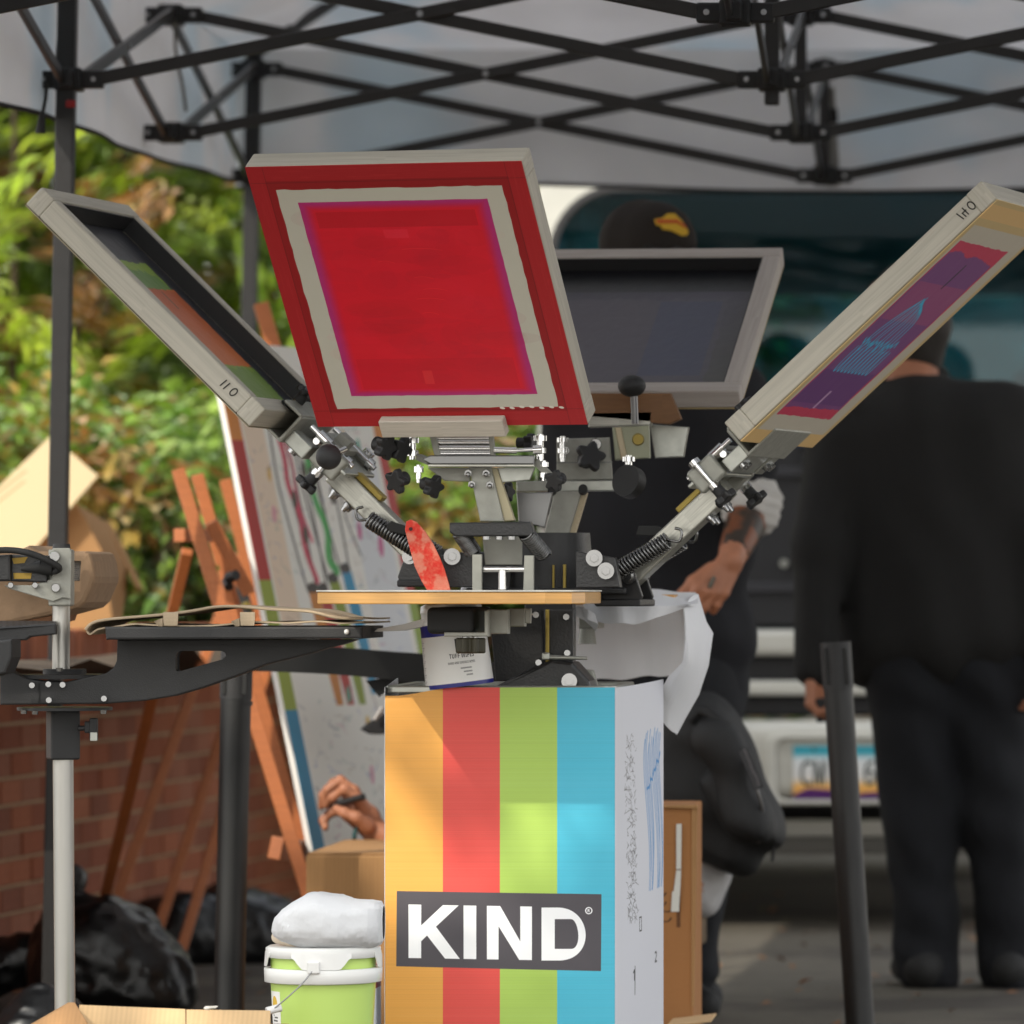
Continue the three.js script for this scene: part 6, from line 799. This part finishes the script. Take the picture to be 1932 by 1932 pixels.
// ================================================================ PEOPLE
// the skeleton is given in metres; hands get their own finer grid
function handBones(wrist, palm, across, curl, L, k = {}) {           // wrist point, palm direction, across (towards the thumb), curl direction
  const b = [], pd = palm.clone().normalize(), ac = across.clone().normalize(), cd = curl.clone().normalize(), kn = [];
  const base = wrist.clone();
  for (let i = 0; i < 4; i++) { const w = (1.5 - i) * 0.021, kp = base.clone().addScaledVector(pd, L * (0.48 - Math.abs(i - 1.2) * 0.018)).addScaledVector(ac, w); kn.push(kp); b.push([base.clone().addScaledVector(ac, w * 0.55).addScaledVector(pd, 0.01), kp, 0.015, 0.0115]); }
  const len = [0.9, 1, 0.94, 0.76], bend = k.bend ?? [0.7, 0.8, 0.9, 1.0];
  kn.forEach((p, i) => { let q = p, a = bend[i] * 0.55; for (const [f, r0, r1] of [[0.042, 0.0098, 0.009], [0.027, 0.009, 0.0083], [0.02, 0.0083, 0.0072]]) { const dd = pd.clone().multiplyScalar(Math.cos(a)).addScaledVector(cd, Math.sin(a)).addScaledVector(ac, (1.5 - i) * 0.05).normalize(), e = q.clone().addScaledVector(dd, f * len[i] * L / 0.19); b.push([q, e, r0, r1]); q = e; a += bend[i] * 0.75; } });
  const t0 = base.clone().addScaledVector(ac, 0.03).addScaledVector(pd, 0.03), t1 = t0.clone().addScaledVector(pd, 0.032).addScaledVector(ac, 0.022).addScaledVector(cd, 0.012), t2 = t1.clone().addScaledVector(pd, 0.028).addScaledVector(ac, 0.004).addScaledVector(cd, 0.014), t3 = t2.clone().addScaledVector(pd, 0.02).addScaledVector(ac, -0.006).addScaledVector(cd, 0.012);
  b.push([t0, t1, 0.0155, 0.0125], [t1, t2, 0.0115, 0.0105], [t2, t3, 0.0105, 0.0085]); return b;
}
const headBones = (c, face, r = 0.098) => { const f = face.clone().normalize(), s = f.clone().cross(UP).normalize(), p = (a, b, d) => c.clone().addScaledVector(f, a).addScaledVector(UP, b).addScaledVector(s, d); return [[p(-0.02, 0.035, 0), p(0.02, 0.03, 0), r, r * 0.93], [p(0.03, -0.05, 0), p(0.055, -0.085, 0), 0.062, 0.038], [p(0.098, 0.01, 0), p(0.116, -0.025, 0), 0.009, 0.014], [p(0.085, -0.055, -0.016), p(0.085, -0.055, 0.016), 0.014, 0.014], [p(0, -0.03, 0.088), p(-0.008, 0.015, 0.092), 0.014, 0.018], [p(0, -0.03, -0.088), p(-0.008, 0.015, -0.092), 0.014, 0.018], [p(0.085, 0.022, -0.034), p(0.085, 0.022, 0.034), 0.016, 0.016]]; };
const folds = (s, a = 0.006) => (x, y, z) => a * (n3(x * 16 + s, y * 9, z * 16) - 0.5) + a * 0.8 * Math.sin((x * 30 + y * 38 + z * 11) + 5 * n3(x * 6, y * 6, z * 6, s)) * n3(x * 5 + 3, y * 5, z * 5, s);
const cloth = (c, o = {}) => mat(c, 0.92, 0, { map: rep(T.cloud, 4), bumpMap: rep(T.weave, 24), bumpScale: 0.0005, ...o });
const body = (t, big, fine) => { const g = [skinOf(big, 0.016, 0.03)]; for (const f of fine) g.push(skinOf(f, 0.0042, 0.008)); part(t, 'body', boxUV(MG(g), 2), M.skin); };
// ---- the man in the cap
{
  const d = 13.6, t = thing('person', 'person in black cap and navy T-shirt with rolled white sleeve, working at the back platen', 'person', P(1250, 1917, d).setY(0));
  const hc = P(1222, 505, 13.55), neck = P(1232, 655, d), sr = P(1390, 742, 13.56), sl = P(1082, 742, 13.6), er = P(1418, 962, 13.42), wr = P(1378, 1058, 13.24), el = P(1068, 970, 13.75), wl = P(1108, 1165, 13.75), ch = P(1238, 850, d), wa = P(1240, 1090, d), hr = P(1318, 1215, d), hl = P(1172, 1215, d), kr = P(1322, 1545, 13.55), kl = P(1190, 1545, 13.55), ar = P(1290, 1855, 13.6), al = P(1185, 1855, 13.65);
  const hand = [...handBones(wr, P(1338, 1120, 13.2).sub(wr), V(-0.8, 0.15, 0.35), V(-0.45, -0.5, -0.7), 0.19, { bend: [0.9, 1.0, 1.05, 1.1] }), [er.clone().lerp(wr, 0.55), wr, 0.036, 0.029]], handL = handBones(wl, V(0.15, -1, 0), V(0.2, 0, 0.9), V(0.9, 0, 0), 0.19);
  body(t, [...headBones(hc, V(0.55, -0.12, 0.8)), [hc.clone().add(V(0, -0.07, -0.02)), neck, 0.058, 0.064], [neck, ch, 0.07, 0.12], [ch, wa, 0.12, 0.12], [neck, sr, 0.05, 0.06], [neck, sl, 0.05, 0.06], [sr, er, 0.055, 0.046], [er, wr, 0.05, 0.031], [sl, el, 0.055, 0.046], [el, wl, 0.048, 0.031], [wa, hr, 0.1, 0.09], [wa, hl, 0.1, 0.09], [hr, kr, 0.085, 0.058], [kr, ar, 0.056, 0.04], [hl, kl, 0.085, 0.058], [kl, al, 0.056, 0.04]], [hand, handL]);
  const navy = cloth([0.006, 0.0065, 0.010]);
  part(t, 'shirt', boxUV(skinOf([[neck.clone().add(V(0, -0.05, 0)), P(1238, 760, d), 0.075, 0.115], [P(1310, 790, d), P(1315, 1200, d), 0.125, 0.115], [P(1165, 790, d), P(1165, 1200, d), 0.125, 0.115], [P(1315, 1200, d), P(1318, 1262, d), 0.115, 0.11], [P(1165, 1200, d), P(1165, 1262, d), 0.115, 0.11], [sr, er.clone().lerp(sr, 0.17), 0.076, 0.068], [sl, el.clone().lerp(sl, 0.2), 0.078, 0.07], [P(1165, 1000, d), P(1315, 1000, d), 0.13, 0.13], [P(1238, 800, d), P(1240, 1200, d), 0.14, 0.14]], 0.013, 0.06, folds(2, 0.012)), 2), navy);
  part(t, 'rolled_sleeve', boxUV(skinOf([[er.clone().lerp(sr, 0.17), er.clone().lerp(sr, 0.05), 0.060, 0.066], [er.clone().lerp(sr, 0.05), er.clone().add(V(0.003, -0.004, 0.012)), 0.066, 0.060]], 0.007, 0.02, (x, y, z) => 0.0025 * Math.sin(y * 260 + x * 90 + 3 * n3(x * 20, y * 20, z * 20)) + 0.008 * (n3(x * 30, y * 40, z * 30) - 0.5)), 2), cloth([0.55, 0.53, 0.5]));
  part(t, 'rolled_sleeve', boxUV(skinOf([[el.clone().lerp(sl, 0.20), el.clone().lerp(sl, 0.0), 0.069, 0.068]], 0.01, 0.02), 2), cloth([0.55, 0.53, 0.5]));
  const tat = skinOf([[er.clone().lerp(wr, 0.0), er.clone().lerp(wr, 0.78), 0.0515, 0.0365]], 0.006, 0.01); part(t, 'tattooed_forearm', boxUV(tat, 3), mat([1, 1, 1], 0.55, 0, { map: tex(256, (x, y) => { const a = sst(fbm(x * 7, y * 7, 7, 61, 4), 0.42, 0.56); return [lerp(0.44, 0.19, a), lerp(0.25, 0.15, a), lerp(0.14, 0.115, a)]; }, true) }), 'forearm covered in dark tattoos');
  part(t, 'hand_tattoo', skinOf([[P(1347, 1090, 13.19), P(1340, 1106, 13.19), 0.005, 0.006]], 0.003, 0.002), mat([0.10, 0.09, 0.07], 0.6));
  part(t, 'jeans', boxUV(skinOf([[P(1300, 1215, d), P(1305, 1290, d), 0.12, 0.115], [P(1180, 1215, d), P(1180, 1290, d), 0.12, 0.115], [P(1308, 1290, d), kr, 0.105, 0.08], [kr, ar, 0.08, 0.072], [P(1180, 1290, d), kl, 0.105, 0.08], [kl, al, 0.08, 0.072]], 0.013, 0.05, folds(8, 0.012)), 2), cloth([0.007, 0.008, 0.011]));
  for (const a of [ar, al]) part(t, 'shoe', skinOf([[V(a.x, 0.045, a.z), V(a.x + 0.06, 0.035, a.z + 0.14), 0.048, 0.034], [V(a.x, 0.04, a.z - 0.04), V(a.x, 0.06, a.z), 0.04, 0.045]], 0.008, 0.03), M.blackMatt);
  const f = V(0.55, 0, 0.8).normalize(), cap = part(t, 'cap', skinOf([[hc.clone().add(V(-0.01, 0.055, -0.01)), hc.clone().add(V(0.018, 0.055, 0.02)), 0.103, 0.096]], 0.007, 0.02, (x, y, z) => Math.max(0, hc.y + 0.03 - y) * 3), cloth([0.018, 0.013, 0.010]));
  part(cap, 'brim', skinOf([[hc.clone().addScaledVector(f, 0.1).add(V(0, 0.04, 0)), hc.clone().addScaledVector(f, 0.165).add(V(0, 0.022, 0)), 0.014, 0.009], [hc.clone().addScaledVector(f, 0.1).add(V(-0.05, 0.036, 0.03)), hc.clone().addScaledVector(f, 0.15).add(V(-0.03, 0.02, 0.02)), 0.012, 0.008], [hc.clone().addScaledVector(f, 0.1).add(V(0.05, 0.036, -0.03)), hc.clone().addScaledVector(f, 0.15).add(V(0.03, 0.02, -0.02)), 0.012, 0.008]], 0.006, 0.04), cloth([0.014, 0.011, 0.009]));
  // the patch on the cap: a yellow shield with a red bar
  const cc = hc.clone().add(V(0.004, 0.055, 0.005)), bn = V(0.053, 0.034, 0.088).normalize(), bd = cc.clone().addScaledVector(bn, 0.1165), bx = UP.clone().cross(bn).normalize(), by = bn.clone().cross(bx), bg = ext([[-0.042, 0.012], [-0.022, 0.016], [-0.006, 0.027], [0.012, 0.028], [0.028, 0.01], [0.04, -0.014], [0.036, -0.024], [0.022, -0.026], [-0.004, -0.014], [-0.026, -0.012], [-0.028, -0.004], [-0.04, -0.002]], 0.004, 0.001);
  part(cap, 'badge', inBasis(bg, bx, by, bn, bd), mat([0.6, 0.36, 0.02], 0.7)); part(cap, 'badge_bar', inBasis(ext([[-0.038, 0.010], [0.014, 0.012], [0.034, -0.002], [0.036, -0.008], [0.012, 0.004], [-0.038, 0.002]], 0.003, 0.0006).translate(0, 0, 0.0026), bx, by, bn, bd), mat([0.5, 0.06, 0.01], 0.7));
}
// ---- the man in the black jacket, his back to us
{
  const d = 14.6, t = thing('person', 'person in black jacket and dark jeans standing with back turned at the right', 'person', P(1790, 1875, d).setY(0));
  const hc = P(1706, 602, 14.65), neck = P(1718, 715, d), sl = P(1588, 815, d), sr = P(1905, 790, d), el = P(1545, 1030, 14.5), wl = P(1535, 1262, 14.45), er = P(1960, 1010, 14.55), wr = P(1975, 1230, 14.5), hl = P(1712, 1230, d), hr = P(1860, 1230, d), kl = P(1735, 1545, d), kr = P(1885, 1545, d), al = P(1745, 1835, d), ar = P(1905, 1845, d);
  const hand = handBones(wl, V(0.05, -1, 0.15), V(0.35, 0.1, -0.9), V(0.9, 0.1, 0.2), 0.185, { bend: [1.2, 1.25, 1.3, 1.3] });
  body(t, [...headBones(hc, V(-0.5, -0.1, -0.85)), [hc.clone().add(V(0, -0.06, 0.01)), neck, 0.06, 0.066], [neck, P(1745, 900, d), 0.07, 0.13], [P(1745, 900, d), P(1780, 1200, d), 0.13, 0.13], [sl, el, 0.055, 0.046], [el, wl, 0.045, 0.031], [sr, er, 0.055, 0.046], [er, wr, 0.045, 0.031], [hl, kl, 0.08, 0.06], [kl, al, 0.055, 0.04], [hr, kr, 0.08, 0.06], [kr, ar, 0.055, 0.04]], [[...hand, [el.clone().lerp(wl, 0.7), wl, 0.034, 0.028]], handBones(wr, V(0, -1, 0), V(-0.3, 0, -0.9), V(-0.9, 0, 0), 0.185)]);
  part(t, 'hair', skinOf([[hc.clone().add(V(0.01, 0.04, 0.02)), hc.clone().add(V(0.03, -0.02, 0.04)), 0.1, 0.085], [hc.clone().add(V(0.02, -0.05, 0.035)), hc.clone().add(V(0.012, -0.14, 0.03)), 0.085, 0.075]], 0.01, 0.04, folds(31, 0.01)), mat([0.015, 0.011, 0.008], 0.7));
  const jacket = cloth([0.006, 0.0055, 0.005], { roughness: 0.85 });
  const drape = (x, y, z) => 0.010 * (n3(x * 9, y * 3.2, z * 9) - 0.5) + 0.007 * Math.sin(x * 34 + 4 * n3(x * 4, y * 4, z * 4) + y * 9) * n3(x * 4 + 2, y * 3, z * 4, 5);
  part(t, 'jacket', boxUV(skinOf([[P(1712, 748, d), P(1730, 812, d), 0.07, 0.115], [P(1618, 838, d), P(1660, 1200, d), 0.10, 0.115], [P(1865, 826, d), P(1890, 1180, d), 0.105, 0.135], [P(1740, 810, d), P(1780, 1190, d), 0.15, 0.155], [P(1690, 830, d), P(1700, 1195, d), 0.13, 0.13], [P(1820, 820, d), P(1850, 1185, d), 0.13, 0.14], [P(1640, 812, d), sl, 0.075, 0.08], [sl, el, 0.08, 0.064], [el, wl, 0.064, 0.05], [P(1860, 800, d), sr, 0.085, 0.085], [sr, er, 0.082, 0.068], [er, wr, 0.068, 0.052]], 0.0115, 0.035, drape), 2), jacket);
  part(t, 'jacket_hem', boxUV(skinOf([[P(1655, 1222, d), P(1740, 1238, 14.72), 0.105, 0.12], [P(1740, 1238, 14.72), P(1885, 1205, 14.66), 0.13, 0.13]], 0.0115, 0.05, drape), 2), jacket); part(t, 'collar', skinOf([[P(1680, 726, 14.62), P(1745, 724, 14.62), 0.064, 0.064]], 0.009, 0.03), jacket);
  part(t, 'jeans', boxUV(skinOf([[P(1725, 1210, d), P(1722, 1270, d), 0.125, 0.125], [P(1850, 1210, d), P(1862, 1270, d), 0.125, 0.125], [P(1722, 1280, d), kl, 0.112, 0.094], [kl, P(1745, 1720, d), 0.09, 0.075], [P(1745, 1720, d), P(1748, 1822, d), 0.078, 0.086], [P(1862, 1280, d), kr, 0.112, 0.094], [kr, P(1905, 1730, d), 0.09, 0.075], [P(1905, 1730, d), P(1908, 1828, d), 0.078, 0.086]], 0.0115, 0.03, folds(22, 0.013)), 2), cloth([0.005, 0.006, 0.009]));
  for (const [a, q] of [[al, -1], [ar, -0.4]]) part(t, 'shoe', skinOf([[V(a.x, 0.045, a.z + 0.03), V(a.x + q * 0.05, 0.04, a.z - 0.16), 0.05, 0.04], [V(a.x, 0.05, a.z + 0.06), V(a.x, 0.07, a.z + 0.02), 0.045, 0.045]], 0.008, 0.03), M.blackMatt);
  const ph = thing('phone', 'black phone held in the hand of the person in the black jacket', 'phone', P(1556, 1338, 14.42)); part(ph, 'body', bar(P(1556, 1316, 14.42), P(1560, 1362, 14.42), 0.05, 0.012, V(0.3, 0, 1).normalize(), 0.004, 2), M.plastic); part(ph, 'edge', bar(P(1556, 1318, 14.415), P(1560, 1360, 14.415), 0.044, 0.006, V(0.3, 0, 1).normalize(), 0.002), M.blackMatt);
}
// ---- the one crouching at the board, mostly hidden by the cabinet
{
  const d = 13.4, t = thing('person', 'person crouching behind the cabinet, drawing on the board with a black marker', 'person', V(-0.95, 0, -13.4));
  const hc = P(845, 1342, 13.4), neck = P(915, 1385, d), sh = P(960, 1430, 13.3), el = P(835, 1612, 13.25), wr = P(706, 1568, 13.32), hip = P(1265, 1640, d), knee = P(1010, 1720, 13.1), ank = P(1180, 1870, 13.2), hip2 = P(1290, 1650, 13.6), knee2 = P(1120, 1870, 13.7), ank2 = P(1305, 1885, 13.6);
  const h = [[wr, P(690, 1545, 13.33), 0.028, 0.03]], k = [[640, 1500], [652, 1496], [664, 1505], [670, 1520]];
  const q = (u, v, z) => P(u, v, z);
  const fingers = [[[690, 1535, 13.31], [672, 1505, 13.28], [650, 1488, 13.27], [627, 1505, 13.28], [615, 1520, 13.30]], [[690, 1530, 13.34], [668, 1492, 13.33], [642, 1472, 13.33], [618, 1490, 13.33], [612, 1512, 13.34]], [[684, 1535, 13.36], [655, 1498, 13.37], [630, 1478, 13.37], [610, 1500, 13.37], [606, 1522, 13.38]], [[680, 1550, 13.38], [650, 1530, 13.40], [625, 1532, 13.40], [610, 1548, 13.40], [614, 1562, 13.39]], [[692, 1558, 13.28], [672, 1542, 13.26], [650, 1534, 13.26], [634, 1526, 13.27]]];
  fingers.forEach((f, i) => { const pts = f.map((a) => q(...a)), rr = i === 4 ? [0.018, 0.0135, 0.0115, 0.0095] : [0.016, 0.012, 0.0105, 0.0095, 0.008]; for (let j = 0; j < pts.length - 1; j++) h.push([pts[j], pts[j + 1], rr[j], rr[j + 1]]); });
  h.push([P(690, 1545, 13.33), P(664, 1528, 13.33), 0.034, 0.03], [wr, wr.clone().lerp(el, 0.4), 0.027, 0.033]);
  body(t, [...headBones(hc, V(-0.85, -0.42, 0.1)), [hc, neck, 0.06, 0.06], [neck, P(1060, 1500, d), 0.07, 0.12], [P(1060, 1500, d), hip, 0.12, 0.12], [sh, el, 0.05, 0.044], [el, wr, 0.043, 0.028], [hip, knee, 0.085, 0.06], [knee, ank, 0.055, 0.04], [hip2, knee2, 0.085, 0.06], [knee2, ank2, 0.055, 0.04]], [h]);
  part(t, 'white_shirt', boxUV(skinOf([[neck.clone().add(V(0.05, -0.01, 0)), P(1060, 1500, d), 0.1, 0.145], [P(1060, 1500, d), P(1270, 1620, d), 0.145, 0.13], [P(1270, 1620, d), P(1308, 1655, d), 0.12, 0.06], [P(1290, 1640, d), P(1322, 1690, d), 0.055, 0.035], [sh, el.clone().lerp(sh, 0.35), 0.075, 0.065]], 0.012, 0.05, folds(41, 0.014)), 2), cloth([0.55, 0.54, 0.54]));
  part(t, 'trousers', boxUV(skinOf([[hip, knee, 0.1, 0.075], [knee, ank, 0.07, 0.055], [hip2, knee2, 0.1, 0.075], [knee2, ank2, 0.07, 0.055], [P(1300, 1690, 13.5), P(1318, 1760, 13.55), 0.05, 0.03]], 0.012, 0.05, folds(47, 0.01)), 2), cloth([0.25, 0.19, 0.13]));
  for (const a of [ank, ank2]) part(t, 'shoe', skinOf([[V(a.x - 0.05, 0.04, a.z), V(a.x + 0.03, 0.045, a.z), 0.035, 0.042]], 0.008, 0.03), M.blackMatt);
  part(t, 'bracelet', new THREE.TorusGeometry(0.037, 0.005, 8, 30).rotateY(1.1).rotateZ(-0.5).translate(...P(690, 1565, 13.32)), mat([0.05, 0.13, 0.14], 0.5));
  const cap = part(t, 'cap', skinOf([[hc.clone().add(V(0.01, 0.05, 0)), hc.clone().add(V(-0.02, 0.03, 0)), 0.105, 0.1]], 0.009, 0.02, (x, y) => Math.max(0, hc.y - 0.01 - y) * 2), cloth([0.012, 0.012, 0.014]));
  part(cap, 'brim', [cut([[679, 1376], [690, 1366], [706, 1356], [724, 1345], [740, 1340], [744, 1380], [720, 1386], [695, 1385]], 13.36, 0.1, 0.006)], cloth([0.012, 0.012, 0.014]));
  part(t, 'spectacles', [rod(P(712, 1350, 13.34), P(722, 1335, 13.34), 0.006), rod(P(706, 1358, 13.34), P(713, 1350, 13.34), 0.005)], mat([0.3, 0.28, 0.27], 0.3, 0.5));
  const mk = thing('marker', 'black marker pen in the hand of the crouching person', 'marker', P(650, 1512, 13.27)); part(mk, 'barrel', rod(P(632, 1518, 13.285), P(686, 1503, 13.24), 0.0075, 0.0078, 16), M.plastic); part(mk, 'tip', rod(P(612, 1523, 13.31), P(634, 1517, 13.283), 0.0018, 0.007, 12), M.plastic);
  const bp = thing('backpack', 'bulging black backpack on the back of the crouching person', 'backpack', P(1385, 1500, 13.3)), bm = mat([0.007, 0.0075, 0.0085], 0.6, 0, { map: rep(T.cloud, 4), bumpMap: rep(T.weave, 26), bumpScale: 0.0006 });
  part(bp, 'pack', boxUV(skinOf([[P(1318, 1395, 13.3), P(1400, 1540, 13.3), 0.10, 0.095], [P(1350, 1400, 13.15), P(1415, 1530, 13.15), 0.05, 0.055], [P(1300, 1500, 13.3), P(1385, 1570, 13.3), 0.10, 0.09], [P(1290, 1400, 13.3), P(1290, 1560, 13.3), 0.09, 0.08]], 0.011, 0.05, folds(53, 0.022)), 2), bm);
  parts(bp, 'strap', [tube([P(1300, 1360, 13.2), P(1320, 1342, 13.2), P(1345, 1350, 13.18), P(1380, 1390, 13.15)], 0.012, 24, 8), tube([P(1455, 1560, 13.25), P(1460, 1590, 13.25), P(1457, 1625, 13.25)], 0.004, 12, 6)], bm);
  part(bp, 'pocket', boxUV(skinOf([[P(1372, 1470, 13.2), P(1412, 1545, 13.2), 0.052, 0.058]], 0.009, 0.03, folds(61, 0.012)), 2), bm); part(bp, 'zip', tube([P(1352, 1405, 13.17), P(1392, 1422, 13.12), P(1425, 1480, 13.1), P(1440, 1545, 13.12), P(1432, 1590, 13.15)], 0.0035, 40, 6), M.steelDark);
  const wd = canvasTex(256, 64, (x) => { x.fillStyle = '#26272a'; x.fillRect(0, 0, 256, 64); x.fillStyle = '#8d8a8c'; const r = rng(77); for (let k = 0; k < 12; k++) { x.fillRect(8 + k * 20, 12, 5, 18); x.fillRect(8 + k * 20, r() < 0.5 ? 12 : 24, 13, 5); } x.fillStyle = '#5c5a5c'; for (let k = 0; k < 20; k++) x.fillRect(10 + k * 12, 42, 8, 9); });
  const wa = P(1391, 1417, 13.085), wb = P(1424, 1492, 13.085), wX = wb.clone().sub(wa).normalize(), wg = quad(V(0, 0, 0), wX, V(0, 0, 1).cross(wX).normalize(), wa.distanceTo(wb), 0.022).translate(wa.x, wa.y, wa.z); part(bp, 'woven_label', wg, mat([1, 1, 1], 0.8, 0, { map: wd, side: THREE.DoubleSide }));
}
renderer.render(scene, camera);
